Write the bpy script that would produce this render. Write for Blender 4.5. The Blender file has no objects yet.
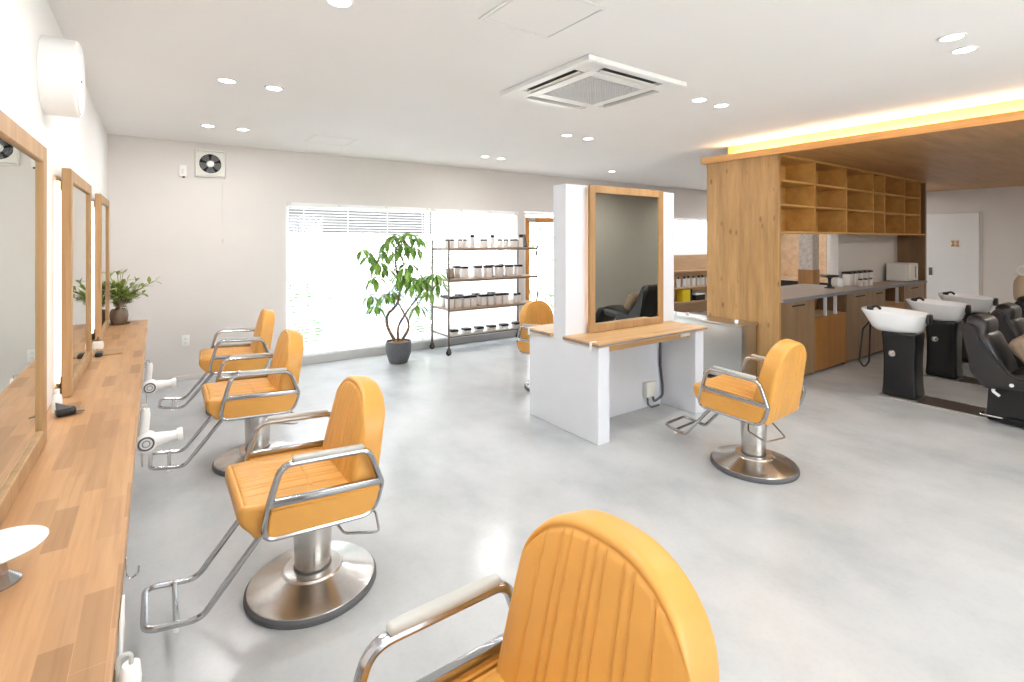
import bpy, bmesh, math, random
from mathutils import Vector, Matrix, Euler
PI = math.pi
random.seed(7)
S = bpy.context.scene
COL = S.collection

# ------------------------------------------------------------------ camera, sky, exposure
cam_d = bpy.data.cameras.new('camera')
cam = bpy.data.objects.new('camera', cam_d)
COL.objects.link(cam)
cam.location = (0, 0, 1.5)
cam.rotation_euler = (PI / 2, 0, -math.atan(356 / 505))
cam_d.sensor_width = 36
cam_d.lens = 505 / 1024 * 36
cam_d.shift_y = -(341 - 240) / 1024
cam_d.clip_start = 0.03
S.camera = cam

world = bpy.data.worlds.new('sky')
S.world = world
world.use_nodes = True
bg = world.node_tree.nodes['Background']
bg.inputs['Color'].default_value = (0.90, 0.95, 1.0, 1)
bg.inputs['Strength'].default_value = 7.0
sun_d = bpy.data.lights.new('sun', 'SUN')
sun_d.energy = 26.0
sun_d.angle = math.radians(1.0)
sun_d.color = (1.0, 0.98, 0.95)
sun = bpy.data.objects.new('sun', sun_d)
COL.objects.link(sun)
sun.rotation_euler = (math.radians(25), math.radians(-4), 0)
vs = S.view_settings
vs.view_transform = 'Standard'
vs.look = 'None'
vs.gamma = 1
vs.use_curve_mapping = False
vs.exposure = 0.30
DOWNLIGHT_W = 5.2
LED_STRENGTH = 6.5
COVE_STRENGTH = 70.0


# ------------------------------------------------------------------ materials
def lin(c):
    return tuple(((v / 255) / 12.92 if v / 255 <= 0.04045 else ((v / 255 + 0.055) / 1.055) ** 2.4) for v in c) + (1,)


class N:
    def __init__(s, name):
        s.m = bpy.data.materials.new(name)
        s.m.use_nodes = True
        s.t = s.m.node_tree
        s.b = s.t.nodes['Principled BSDF']
        s.out = s.t.nodes['Material Output']

    def n(s, kind, **kw):
        x = s.t.nodes.new(kind)
        for k, v in kw.items():
            if k in x.inputs:
                x.inputs[k].default_value = v
            else:
                setattr(x, k, v)
        return x

    def l(s, a, b):
        s.t.links.new(a, b)

    def coords(s, scale=(1, 1, 1), rot=(0, 0, 0)):
        tc = s.n('ShaderNodeTexCoord')
        mp = s.n('ShaderNodeMapping')
        mp.inputs['Scale'].default_value = scale
        mp.inputs['Rotation'].default_value = rot
        s.l(tc.outputs['Object'], mp.inputs['Vector'])
        return mp.outputs['Vector']

    def noise(s, vec, scale, detail=4, rough=0.55):
        x = s.n('ShaderNodeTexNoise')
        x.inputs['Scale'].default_value = scale
        x.inputs['Detail'].default_value = detail
        x.inputs['Roughness'].default_value = rough
        s.l(vec, x.inputs['Vector'])
        return x.outputs['Fac']

    def ramp(s, fac, stops):
        r = s.n('ShaderNodeValToRGB')
        els = r.color_ramp.elements
        while len(els) < len(stops):
            els.new(0.5)
        for e, (p, c) in zip(els, stops):
            e.position = p
            e.color = c
        s.l(fac, r.inputs['Fac'])
        return r.outputs['Color']

    def mix(s, fac, a, b, mode='MIX'):
        x = s.n('ShaderNodeMix', data_type='RGBA', blend_type=mode)
        for inp, v in ((x.inputs[0], fac), (x.inputs[6], a), (x.inputs[7], b)):
            if hasattr(v, 'is_linked') or hasattr(v, 'links'):
                s.l(v, inp)
            else:
                inp.default_value = v
        return x.outputs[2]

    def bump(s, h, strength=0.2, dist=0.01):
        x = s.n('ShaderNodeBump')
        x.inputs['Strength'].default_value = strength
        x.inputs['Distance'].default_value = dist
        s.l(h, x.inputs['Height'])
        s.l(x.outputs['Normal'], s.b.inputs['Normal'])


def plain(name, rgb, rough=0.5, metal=0.0, noise=0.03, nscale=6.0, **kw):
    k = N(name)
    c = lin(rgb)
    v = k.coords()
    f = k.noise(v, nscale, 3)
    lo = tuple(max(0, x * (1 - noise)) for x in c[:3]) + (1,)
    hi = tuple(min(1, x * (1 + noise)) for x in c[:3]) + (1,)
    k.l(k.ramp(f, [(0.3, lo), (0.7, hi)]), k.b.inputs['Base Color'])
    k.b.inputs['Roughness'].default_value = rough
    k.b.inputs['Metallic'].default_value = metal
    for a, b in kw.items():
        k.b.inputs[a].default_value = b
    return k.m


def wood(name, c1, c2, axis=2, knots=0.0, rough=0.45, grain=1.0, planks=None, tone=1.0):
    """grain runs along axis; planks=(length, width, axis across) gives board to board variation"""
    k = N(name)
    sc = [9.0 * grain] * 3
    sc[axis] = 0.9 * grain
    v = k.coords(tuple(sc))
    f1 = k.noise(v, 1.0, 6, 0.6)
    sc2 = [60.0 * grain] * 3
    sc2[axis] = 2.5 * grain
    f2 = k.noise(k.coords(tuple(sc2)), 1.0, 3, 0.6)
    a, b = lin(c1), lin(c2)
    col = k.ramp(f1, [(0.32, a), (0.68, b)])
    dk = tuple(x * 0.78 for x in a[:3]) + (1,)
    col = k.mix(k.ramp(f2, [(0.5, (0, 0, 0, 1)), (0.8, (0.6, 0.6, 0.6, 1))]), col, dk)
    if planks:
        L, W, perp = planks
        r = {(1, 0): (0, 0, -PI / 2), (0, 1): (0, 0, 0), (0, 2): (PI / 2, 0, 0), (2, 1): (0, PI / 2, 0), (2, 0): (PI / 2, 0, PI / 2), (1, 2): (0, 0, 0)}
        tc = k.n('ShaderNodeTexCoord')
        sx = k.n('ShaderNodeSeparateXYZ')
        cx = k.n('ShaderNodeCombineXYZ')
        k.l(tc.outputs['Object'], sx.inputs[0])
        k.l(sx.outputs[axis], cx.inputs[0])
        k.l(sx.outputs[perp], cx.inputs[1])
        br = k.n('ShaderNodeTexBrick')
        k.l(cx.outputs[0], br.inputs['Vector'])
        br.inputs['Color1'].default_value = (0, 0, 0, 1)
        br.inputs['Color2'].default_value = (1, 1, 1, 1)
        br.inputs['Mortar'].default_value = (0.4, 0.4, 0.4, 1)
        br.inputs['Scale'].default_value = 1.0
        br.inputs['Mortar Size'].default_value = 0.0008
        br.inputs['Brick Width'].default_value = L
        br.inputs['Row Height'].default_value = W
        br.offset = 0.37
        tn = lambda *c: tuple(1 + (v - 1) * tone for v in c) + (1,)
        tone_c = k.ramp(br.outputs['Color'], [(0.0, tn(0.70, 0.67, 0.62)), (0.16, tn(0.88, 0.87, 0.85)), (0.45, (1, 1, 1, 1)), (1.0, tn(1.07, 1.05, 1.0))])
        col = k.mix(1.0, col, tone_c, 'MULTIPLY')
    if knots:
        sk = [9.0] * 3
        sk[axis] = 4.2
        vk = k.n('ShaderNodeTexVoronoi')
        vk.inputs['Scale'].default_value = 1.0
        k.l(k.coords(tuple(sk)), vk.inputs['Vector'])
        kn = k.ramp(vk.outputs['Distance'], [(0.06, (knots,) * 3 + (1,)), (0.19, (0, 0, 0, 1))])
        col = k.mix(kn, col, lin((128, 84, 44)))
    k.l(col, k.b.inputs['Base Color'])
    k.b.inputs['Roughness'].default_value = rough
    k.bump(f2, 0.08, 0.004)
    return k.m


def emit(name, rgb, strength):
    k = N(name)
    k.b.inputs['Base Color'].default_value = lin(rgb)
    k.b.inputs['Emission Color'].default_value = lin(rgb)
    k.b.inputs['Emission Strength'].default_value = strength
    return k.m


def glass(name, tint=(1, 1, 1), gloss=0.06):
    k = N(name)
    tr = k.n('ShaderNodeBsdfTransparent')
    tr.inputs['Color'].default_value = tint + (1,)
    gl = k.n('ShaderNodeBsdfGlossy')
    gl.inputs['Roughness'].default_value = 0.02
    mx = k.n('ShaderNodeMixShader')
    mx.inputs[0].default_value = gloss
    k.l(tr.outputs[0], mx.inputs[1])
    k.l(gl.outputs[0], mx.inputs[2])
    k.l(mx.outputs[0], k.out.inputs['Surface'])
    k.t.nodes.remove(k.b)
    return k.m


def brushed(name, rgb, rough, aniso=0.0, radial=False):
    k = N(name)
    k.b.inputs['Metallic'].default_value = 1.0
    k.b.inputs['Roughness'].default_value = rough
    c = lin(rgb)
    f = k.noise(k.coords((1, 1, 40)), 8, 2)
    k.l(k.ramp(f, [(0.3, tuple(x * 0.93 for x in c[:3]) + (1,)), (0.7, c)]), k.b.inputs['Base Color'])
    if aniso:
        k.b.inputs['Anisotropic'].default_value = aniso
        tg = k.n('ShaderNodeTangent')
        tg.direction_type = 'RADIAL'
        tg.axis = 'Z'
        k.b.inputs['Anisotropic Rotation'].default_value = 0.25
        k.l(tg.outputs[0], k.b.inputs['Tangent'])
    return k.m


def concrete():
    k = N('polished_concrete')
    v = k.coords()
    f1 = k.noise(v, 0.55, 5, 0.62)
    f2 = k.noise(k.coords((1.0, 0.7, 1)), 1.7, 7, 0.6)
    f3 = k.noise(k.coords((1, 1, 1)), 45, 3, 0.5)
    c = k.ramp(f1, [(0.25, lin((180, 184, 187))), (0.75, lin((196, 199, 201)))])
    c2 = k.ramp(f2, [(0.28, lin((160, 164, 167))), (0.5, lin((192, 195, 197))), (0.74, lin((212, 214, 215)))])
    c = k.mix(0.62, c, c2)
    c = k.mix(k.ramp(f3, [(0.35, (0.06,) * 3 + (1,)), (0.5, (0, 0, 0, 1))]), c, lin((150, 150, 150)))
    k.l(c, k.b.inputs['Base Color'])
    r = k.ramp(f2, [(0.3, (0.19,) * 3 + (1,)), (0.7, (0.25,) * 3 + (1,))])
    k.l(r, k.b.inputs['Roughness'])
    k.bump(f2, 0.02, 0.003)
    return k.m


def leather(name, rgb, rough=0.38):
    k = N(name)
    c = lin(rgb)
    v = k.coords()
    f = k.noise(v, 7, 3)
    k.l(k.ramp(f, [(0.3, tuple(x * 0.93 for x in c[:3]) + (1,)), (0.7, tuple(min(1, x * 1.04) for x in c[:3]) + (1,))]), k.b.inputs['Base Color'])
    k.b.inputs['Roughness'].default_value = rough
    k.bump(k.noise(v, 260, 2), 0.06, 0.002)
    return k.m


M = dict(
    wall=plain('white_wall_paint', (240, 239, 237), 0.7, noise=0.01, nscale=2),
    wall_warm=plain('pale_grey_wall_paint', (222, 217, 213), 0.75, noise=0.015, nscale=2),
    wall_grey=plain('grey_wall_paint', (186, 184, 178), 0.8, noise=0.02, nscale=2),
    ceiling=plain('white_ceiling_paint', (243, 242, 241), 0.8, noise=0.01, nscale=1.5),
    floor=concrete(),
    white=plain('white_enamel', (238, 238, 238), 0.4, noise=0.01),
    white_board=plain('white_melamine_board', (226, 229, 235), 0.45, noise=0.012),
    plastic=plain('white_plastic', (240, 240, 238), 0.35, noise=0.01),
    offwhite=plain('ivory_plastic', (228, 226, 218), 0.4, noise=0.02),
    ceramic=plain('white_glazed_ceramic', (244, 245, 246), 0.12, noise=0.005),
    orange=leather('ochre_leather', (221, 161, 78)),
    black_leather=leather('black_leather', (38, 36, 38), 0.34),
    black=plain('black_plastic', (22, 22, 24), 0.4, noise=0.1),
    black_gloss=plain('black_lacquer', (16, 16, 18), 0.25, noise=0.1),
    rubber=plain('dark_grey_rubber', (92, 92, 94), 0.6, noise=0.06),
    dark=plain('dark_void_grey', (40, 38, 36), 0.7, noise=0.05),  # own colour of dark cartons; also stands for shade inside openings
    grey_pad=plain('grey_arm_pad', (186, 186, 180), 0.4, noise=0.02),
    grey_edge=plain('grey_laminate', (118, 122, 128), 0.45, noise=0.05),
    chrome=brushed('satin_chrome', (184, 185, 188), 0.18),
    chrome_bright=brushed('bright_chrome', (225, 226, 228), 0.07),
    steel=brushed('spun_stainless_steel', (212, 209, 205), 0.27, 0.8, True),
    steel_sheet=brushed('stainless_sheet', (206, 206, 204), 0.3),
    rack_metal=brushed('dull_rack_steel', (120, 112, 104), 0.42),
    wood_frame=wood('oiled_pine_frame', (158, 122, 80), (186, 148, 104), 2, rough=0.5),
    wood_panel=wood('knotty_larch_panel', (160, 122, 74), (192, 152, 102), 2, knots=0.85, grain=1.6, planks=(6.0, 0.14, 1), tone=0.35),
    wood_shelf=wood('honey_shelf_board', (196, 142, 70), (216, 166, 94), 0, rough=0.5),
    wood_cabinet=wood('brown_cabinet_veneer', (122, 95, 68), (148, 118, 86), 2, rough=0.4),
    wood_drawer=wood('amber_drawer_veneer', (150, 98, 40), (178, 122, 56), 2, rough=0.4),
    wood_canopy=wood('larch_canopy_board', (176, 130, 80), (204, 156, 104), 0, planks=(1.2, 0.6, 1), tone=0.35),
    wood_counter=wood('block_board_counter', (172, 130, 90), (196, 154, 112), 1, rough=0.42, planks=(0.24, 0.052, 0), tone=1.0),
    wood_desk=wood('block_board_desk', (194, 154, 106), (218, 180, 132), 0, rough=0.42, planks=(0.5, 0.06, 1), tone=0.6),
    wood_dark=wood('dark_desk_edge', (120, 96, 72), (150, 124, 96), 0),
    wood_door=wood('amber_door_frame', (196, 128, 56), (222, 158, 84), 2),
    wood_pale=wood('pale_pine_board', (206, 170, 132), (228, 196, 160), 0),
    wood_rack=wood('dull_rack_board', (158, 132, 110), (178, 152, 130), 0),
    worktop=plain('grey_brown_worktop', (176, 160, 148), 0.4, noise=0.06, nscale=5),
    mirror=None,
    window_glass=glass('window_glass'),
    blind=None,
    bottle=plain('frosted_white_bottle', (232, 226, 222), 0.35, noise=0.03),
    clear=glass('clear_plastic', (0.93, 0.93, 0.94), 0.1),
    bark=plain('grey_brown_bark', (126, 104, 84), 0.8, noise=0.25, nscale=30),
    soil=plain('brown_mulch', (134, 102, 72), 0.9, noise=0.3, nscale=60),
    pot=plain('slate_grey_pot', (92, 94, 98), 0.5, noise=0.12, nscale=12),
    glass_jar=plain('smoky_brown_pot', (120, 100, 84), 0.2, noise=0.2, nscale=12),
    fan_grey=plain('smoky_fan_blade', (150, 152, 154), 0.4),
    cushion=plain('taupe_cushion_fabric', (140, 120, 100), 0.85, noise=0.06, nscale=30),
    cream=plain('cream_plastic', (226, 206, 178), 0.4, noise=0.02),
    yellow=plain('yellow_card', (232, 204, 40), 0.5),
    tile=plain('marbled_grey_tile', (206, 192, 182), 0.4, noise=0.2, nscale=18),
    paving=plain('pale_paving', (214, 212, 206), 0.8, noise=0.08, nscale=4),
    fence=plain('pale_blue_grey_fence', (112, 140, 178), 0.7, noise=0.05),
    carport=plain('dark_carport_steel', (34, 35, 38), 0.6, noise=0.05),
    house=plain('pale_render', (230, 228, 222), 0.8, noise=0.03),
    downlight=emit('downlight_glow', (255, 250, 240), 14.0),
    led=emit('warm_led_strip', (255, 226, 190), LED_STRENGTH),
    cove=emit('warm_cove_led', (255, 232, 190), COVE_STRENGTH),
)
k = N('silvered_mirror')
k.b.inputs['Metallic'].default_value = 1
k.b.inputs['Roughness'].default_value = 0.0
k.b.inputs['Base Color'].default_value = (0.80, 0.83, 0.78, 1)
M['mirror'] = k.m
k = N('white_blind_slat')
df, tl, mx = k.n('ShaderNodeBsdfDiffuse'), k.n('ShaderNodeBsdfTranslucent'), k.n('ShaderNodeMixShader')
df.inputs['Color'].default_value = tl.inputs['Color'].default_value = (0.9, 0.9, 0.9, 1)
mx.inputs[0].default_value = 0.45
k.l(df.outputs[0], mx.inputs[1])
k.l(tl.outputs[0], mx.inputs[2])
k.l(mx.outputs[0], k.out.inputs['Surface'])
k.t.nodes.remove(k.b)
M['blind'] = k.m


def leaf_mat(name, c1, c2):
    k = N(name)
    f = k.noise(k.coords(), 9, 3)
    k.l(k.ramp(f, [(0.35, lin(c1)), (0.65, lin(c2))]), k.b.inputs['Base Color'])
    k.b.inputs['Roughness'].default_value = 0.4
    k.b.inputs['Transmission Weight'].default_value = 0.0
    return k.m


M['leaf'] = leaf_mat('umbrella_tree_leaf', (84, 128, 44), (140, 184, 76))
M['leaf_small'] = leaf_mat('olive_green_leaf', (112, 134, 62), (166, 186, 104))
M['shrub'] = leaf_mat('garden_shrub_leaf', (58, 100, 40), (104, 146, 70))


# ------------------------------------------------------------------ mesh helpers
def BM():
    return bmesh.new()


def box(bm, lo, hi, bev=0.0, seg=2):
    r = bmesh.ops.create_cube(bm, size=1)
    vs_ = r['verts']
    lo, hi = Vector(lo), Vector(hi)
    c, d = (lo + hi) / 2, hi - lo
    for v in vs_:
        v.co = Vector((v.co.x * d.x, v.co.y * d.y, v.co.z * d.z)) + c
    if bev > 0:
        es = list({e for v in vs_ for e in v.link_edges})
        bmesh.ops.bevel(bm, geom=es, offset=min(bev, min(d) * 0.49), segments=seg, affect='EDGES', profile=0.5)
    return bm


def fillet(pts, rad, closed=False, n=6):
    """round the corners of a polyline"""
    pts = [Vector(p) for p in pts]
    out = []
    m = len(pts)
    for i, p in enumerate(pts):
        if not closed and i in (0, m - 1):
            out.append(p)
            continue
        a, b = pts[i - 1], pts[(i + 1) % m]
        u, w = (a - p), (b - p)
        r = rad[i] if isinstance(rad, (list, tuple)) else rad
        if r <= 0:
            out.append(p)
            continue
        ang = u.angle(w)
        if ang > PI - 0.02:
            out.append(p)
            continue
        t = min(r / math.tan(ang / 2), u.length * 0.49, w.length * 0.49)
        p0, p1 = p + u.normalized() * t, p + w.normalized() * t
        for j in range(n + 1):
            s = j / n
            out.append(p0 * (1 - s) ** 2 + p * 2 * s * (1 - s) + p1 * s ** 2)
    return out


def tube(bm, pts, r, closed=False, n=10, flat=None):
    """sweep; r a number or list; flat=(normal axis vector, scale) squashes along that axis"""
    pts = [Vector(p) for p in pts]
    m = len(pts)
    rs = r if isinstance(r, (list, tuple)) else [r] * m
    rings = []
    prev = None
    for i, p in enumerate(pts):
        if closed:
            t = (pts[(i + 1) % m] - pts[i - 1]).normalized()
        else:
            t = (pts[min(i + 1, m - 1)] - pts[max(i - 1, 0)]).normalized()
        if prev is None:
            a = Vector((0, 0, 1)) if abs(t.z) < 0.9 else Vector((1, 0, 0))
            x = t.cross(a).normalized()
        else:
            x = (prev - t * prev.dot(t)).normalized()
        y = t.cross(x).normalized()
        prev = x
        ring = []
        for j in range(n):
            an = 2 * PI * j / n
            o = (x * math.cos(an) + y * math.sin(an)) * rs[i]
            if flat:
                ax = Vector(flat[0])
                o = o + ax * (o.dot(ax) * (flat[1] - 1))
            ring.append(bm.verts.new(p + o))
        rings.append(ring)
    cnt = m if closed else m - 1
    for i in range(cnt):
        A, B = rings[i], rings[(i + 1) % m]
        off = 0
        if closed and i == m - 1:
            off = min(range(n), key=lambda q: (A[0].co - B[q].co).length)
        for j in range(n):
            bm.faces.new((A[j], A[(j + 1) % n], B[(j + 1 + off) % n], B[(j + off) % n]))
    if not closed:
        bm.faces.new(rings[0][::-1])
        bm.faces.new(rings[-1])
    return bm


def lathe(bm, prof, n=48, c=(0, 0, 0), axis='z'):
    """prof = [(radius, height)...]"""
    c = Vector(c)

    def pos(r, h, a):
        if axis == 'z':
            return c + Vector((r * math.cos(a), r * math.sin(a), h))
        if axis == 'x':
            return c + Vector((h, r * math.cos(a), r * math.sin(a)))
        return c + Vector((r * math.cos(a), h, r * math.sin(a)))
    rings = []
    for r, h in prof:
        if r < 1e-6:
            rings.append([bm.verts.new(pos(0, h, 0))])
        else:
            rings.append([bm.verts.new(pos(r, h, 2 * PI * j / n)) for j in range(n)])
    for A, B in zip(rings, rings[1:]):
        for j in range(n):
            a, b = A[j % len(A)], A[(j + 1) % len(A)]
            d, e = B[j % len(B)], B[(j + 1) % len(B)]
            vs_ = []
            for v in (a, b, e, d):
                if v not in vs_:
                    vs_.append(v)
            if len(vs_) >= 3:
                bm.faces.new(vs_)
    bmesh.ops.recalc_face_normals(bm, faces=bm.faces[:])
    return bm


def rgrid(bm, hs, rad, coords, fn=None):
    """rounded box of half sizes hs, edge radius rad, sampled at coords[axis] in [-h, h]; fn maps points"""
    cache = {}
    inner = [max(h - rad, 1e-4) for h in hs]

    def vert(p):
        key = tuple(round(x, 5) for x in p)
        if key in cache:
            return cache[key]
        q = Vector([max(-inner[i], min(inner[i], p[i])) for i in range(3)])
        d = Vector(p) - q
        if d.length > 1e-9:
            mx = max(abs(x) for x in d)
            d = d.normalized() * rad * (mx / rad if mx < rad else 1)
        w = q + d
        if fn:
            w = Vector(fn(w))
        v = bm.verts.new(w)
        cache[key] = v
        return v
    for ax in range(3):
        u, w = (ax + 1) % 3, (ax + 2) % 3
        for sgn in (-1, 1):
            cu, cw = coords[u], coords[w]
            for i in range(len(cu) - 1):
                for j in range(len(cw) - 1):
                    f = []
                    for a, b in ((cu[i], cw[j]), (cu[i + 1], cw[j]), (cu[i + 1], cw[j + 1]), (cu[i], cw[j + 1])):
                        p = [0, 0, 0]
                        p[ax] = sgn * hs[ax]
                        p[u], p[w] = a, b
                        f.append(vert(p))
                    if sgn < 0:
                        f.reverse()
                    if len(set(f)) == 4:
                        bm.faces.new(f)
    return bm


def lsp(h, rad, n, extra=()):
    """axis samples: rounded ends resolved, n spans between, extra positions added"""
    e = [-h, -h + rad * 0.3, -h + rad * 0.65, -h + rad]
    xs = e + [-x for x in e] + [(-h + rad) + (2 * (h - rad)) * i / n for i in range(1, n)] + list(extra)
    xs = sorted(x for x in xs if -h <= x <= h)
    out = [xs[0]]
    for x in xs[1:]:
        if x - out[-1] > 1e-4:
            out.append(x)
    return out


def prism(bm, poly, thick_vec):
    """extrude a planar polygon by a vector"""
    A = [bm.verts.new(Vector(p)) for p in poly]
    B = [bm.verts.new(Vector(p) + Vector(thick_vec)) for p in poly]
    n = len(A)
    bm.faces.new(A[::-1])
    bm.faces.new(B)
    for i in range(n):
        bm.faces.new((A[i], A[(i + 1) % n], B[(i + 1) % n], B[i]))
    bmesh.ops.recalc_face_normals(bm, faces=bm.faces[:])
    return bm


def xform(bm, mat):
    bmesh.ops.transform(bm, matrix=mat, verts=bm.verts[:])
    return bm


def obj(name, bm, mat, parent=None, smooth=True, angle=35):
    me = bpy.data.meshes.new(name)
    bmesh.ops.recalc_face_normals(bm, faces=bm.faces[:])
    if smooth:
        lim = math.radians(angle)
        for f in bm.faces:
            f.smooth = True
        for e in bm.edges:
            if len(e.link_faces) == 2 and e.calc_face_angle(0) > lim:
                e.smooth = False
    bm.to_mesh(me)
    bm.free()
    for m in (mat if isinstance(mat, (list, tuple)) else [mat]):
        me.materials.append(m)
    o = bpy.data.objects.new(name, me)
    COL.objects.link(o)
    if parent is not None:
        o.parent = parent
    return o


def tag(o, label, cat, group=None, kind=None):
    o['label'] = label
    o['category'] = cat
    if group:
        o['group'] = group
    if kind:
        o['kind'] = kind
    return o


def thing(name, label, cat, loc=(0, 0, 0), rz=0.0, group=None):
    o = bpy.data.objects.new(name, None)
    o.empty_display_size = 0.1
    COL.objects.link(o)
    o.location = loc
    o.rotation_euler = (0, 0, rz)
    return tag(o, label, cat, group)


def struct(name, bm, mat, label, parent=None, cat=None, smooth=False):
    o = obj(name, bm, mat, parent, smooth=smooth)
    if parent is None:
        o['kind'] = 'structure'
        o['label'] = label
        o['category'] = cat or name.split('_')[0]
    return o


def setting(name, label, cat, loc=(0, 0, 0)):
    o = thing(name, label, cat, loc)
    o['kind'] = 'structure'
    return o


KIDS = {}


def dup(root, loc=None, rz=None, label=None, group=None):
    def cp(o, par):
        c = o.copy()
        COL.objects.link(c)
        if par is not None:
            c.parent = par
        for ch in list(o.children):
            cp(ch, c)
        return c
    r = cp(root, None)
    if loc is not None:
        r.location = loc
    if rz is not None:
        r.rotation_euler = (0, 0, rz)
    if label:
        r['label'] = label
    if group:
        r['group'] = group
    return r


def holes(bm, axis, pos, thick, u0, u1, z0, z1, openings):
    """wall slab normal to axis at pos..pos+thick, running u0..u1, with rectangular openings (ua, ub, za, zb)"""
    us = sorted({u0, u1} | {x for o in openings for x in o[:2]})
    zs = sorted({z0, z1} | {x for o in openings for x in o[2:]})
    for i in range(len(us) - 1):
        for j in range(len(zs) - 1):
            um, zm = (us[i] + us[i + 1]) / 2, (zs[j] + zs[j + 1]) / 2
            if any(a < um < b and c < zm < d for a, b, c, d in openings):
                continue
            if axis == 'y':
                box(bm, (us[i], pos, zs[j]), (us[i + 1], pos + thick, zs[j + 1]))
            else:
                box(bm, (pos, us[i], zs[j]), (pos + thick, us[i + 1], zs[j + 1]))
    bmesh.ops.remove_doubles(bm, verts=bm.verts[:], dist=1e-5)
    return bm


def frame_ring(bm, axis, pos0, pos1, u0, u1, z0, z1, w, bev=0.004):
    """four-sided frame in the plane normal to axis"""
    for a, b, c, d in ((u0, u0 + w, z0, z1), (u1 - w, u1, z0, z1), (u0 + w, u1 - w, z1 - w, z1), (u0 + w, u1 - w, z0, z0 + w)):
        if axis == 'y':
            box(bm, (a, pos0, c), (b, pos1, d), bev, 1)
        else:
            box(bm, (pos0, a, c), (pos1, b, d), bev, 1)
    return bm


# ------------------------------------------------------------------ room shell
XL, YB, ZC, XR = -0.395, 6.45, 2.56, 11.6
YF1, YF2, XJ = -2.6, -0.6, 4.7
WIN1 = (1.26, 4.64, 0.10, 1.945)
DOOR1 = (4.78, 5.62, 0.0, 1.955)
WIN2 = (8.35, 9.95, 1.2, 1.945)
ADDED_WIN = (0.9, 4.2, 0.5, 2.25)  # unseen opening, added for daylight from behind the camera

struct('floor', box(BM(), (XL - 0.2, YF1 - 0.2, -0.12), (XR + 0.2, YB + 0.2, 0)), M['floor'], 'grey polished concrete floor of the salon')
struct('ceiling', box(BM(), (XL - 0.2, YF1 - 0.2, ZC), (XR + 0.2, YB + 0.2, ZC + 0.12)), M['ceiling'], 'flat white painted ceiling of the salon')
struct('wall_left', box(BM(), (XL - 0.15, YF1 - 0.15, 0), (XL, YB + 0.15, ZC)), M['wall'], 'white wall behind the styling counter and its mirrors')
struct('wall_back', holes(BM(), 'y', YB, 0.15, XL, XR, 0, ZC, [WIN1, DOOR1, WIN2]), M['wall_warm'], 'pale grey wall with the big window and the glazed door')
struct('wall_right', box(BM(), (XR, YF2 - 0.15, 0), (XR + 0.15, YB + 0.15, ZC)), M['wall_warm'], 'pale wall with the white toilet door at the far end')
bm = holes(BM(), 'y', YF1 - 0.15, 0.15, XL, XJ + 0.15, 0, ZC, [ADDED_WIN])
box(bm, (XJ, YF1, 0), (XJ + 0.15, YF2 - 0.15, ZC))
box(bm, (XJ, YF2 - 0.15, 0), (XR, YF2, ZC))
struct('wall_front', bm, M['wall_grey'], 'grey wall behind the camera facing the desk mirror')
struct('wall_inner', box(BM(), (7.44, 3.0, 0), (9.53, 3.1, 2.385)), M['wall_warm'], 'short pale partition behind the kitchen worktop')
struct('trim_1', box(BM(), (1.1, YB - 0.07, 0), (4.70, YB - 0.001, 0.098), 0.004), plain('grey_sill_plinth', (196, 196, 196), 0.5), 'low grey plinth running under the big window', cat='trim')
bm = BM()
box(bm, (XL + 0.001, YB - 0.012, 0), (1.099, YB - 0.001, 0.05), 0.002)
struct('baseboard_back', bm, M['wall_warm'], 'thin pale baseboard on the wall left of the window', cat='baseboard')


def window(name, label, op, y0, y1, mull=()):
    t = setting(name, label, 'window', ((op[0] + op[1]) / 2, (y0 + y1) / 2, op[2]))
    ox, oy, oz = t.location
    bm = BM()
    frame_ring(bm, 'y', y0 - oy, y1 - oy, op[0] - ox, op[1] - ox, 0, op[3] - oz, 0.045)
    for mx in mull:
        box(bm, (mx - 0.025 - ox, y0 - oy, 0.045), (mx + 0.025 - ox, y1 - oy, op[3] - oz - 0.045), 0.003, 1)
    obj('window_frame', bm, M['white'], t, smooth=False)
    ym = (y0 + y1) / 2 - oy
    obj('window_pane', box(BM(), (op[0] - ox + 0.04, ym - 0.004, 0.04), (op[1] - ox - 0.04, ym + 0.004, op[3] - oz - 0.04)), M['window_glass'], t, smooth=False)
    return t


window('window_1', 'wide clear window behind the blinds and the potted tree', WIN1, YB + 0.06, YB + 0.12, (3.14,))
window('window_2', 'small high window over the product shelf beyond the desk', WIN2, YB + 0.06, YB + 0.12)
window('added_window', 'unseen shop window added behind the camera to let daylight in', ADDED_WIN, YF1 - 0.12, YF1 - 0.06, (2.15,))

# glazed entrance door
t = setting('door_1', 'glazed entrance door in an amber wooden frame', 'door', (5.2, YB, 0))
bm = BM()
frame_ring(bm, 'y', 0.02, 0.09, 4.80 - 5.2, 5.60 - 5.2, 0.0, 1.945, 0.03)
obj('door_casing', bm, M['white'], t, smooth=False)
bm = BM()
frame_ring(bm, 'y', 0.03, 0.075, 4.832 - 5.2, 5.568 - 5.2, 0.032, 1.87, 0.085)
obj('door_leaf', bm, M['wood_door'], t, smooth=False)
obj('door_pane', box(BM(), (4.91 - 5.2, 0.05, 0.11), (5.49 - 5.2, 0.056, 1.79)), M['window_glass'], t, smooth=False)
bm = BM()
box(bm, (-0.33, -0.012, 1.80), (-0.20, 0.03, 1.85), 0.004)
tube(bm, fillet([(-0.25, 0.0, 1.855), (-0.1, -0.05, 1.86), (0.05, 0.0, 1.862)], 0.02), 0.008)
obj('door_closer', bm, M['steel_sheet'], t)
bm = BM()
tube(bm, fillet([(0.31, 0.03, 0.85), (0.31, -0.03, 0.87), (0.31, -0.03, 1.13), (0.31, 0.03, 1.15)], 0.02), 0.01)
obj('door_handle', bm, M['chrome'], t)

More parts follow.
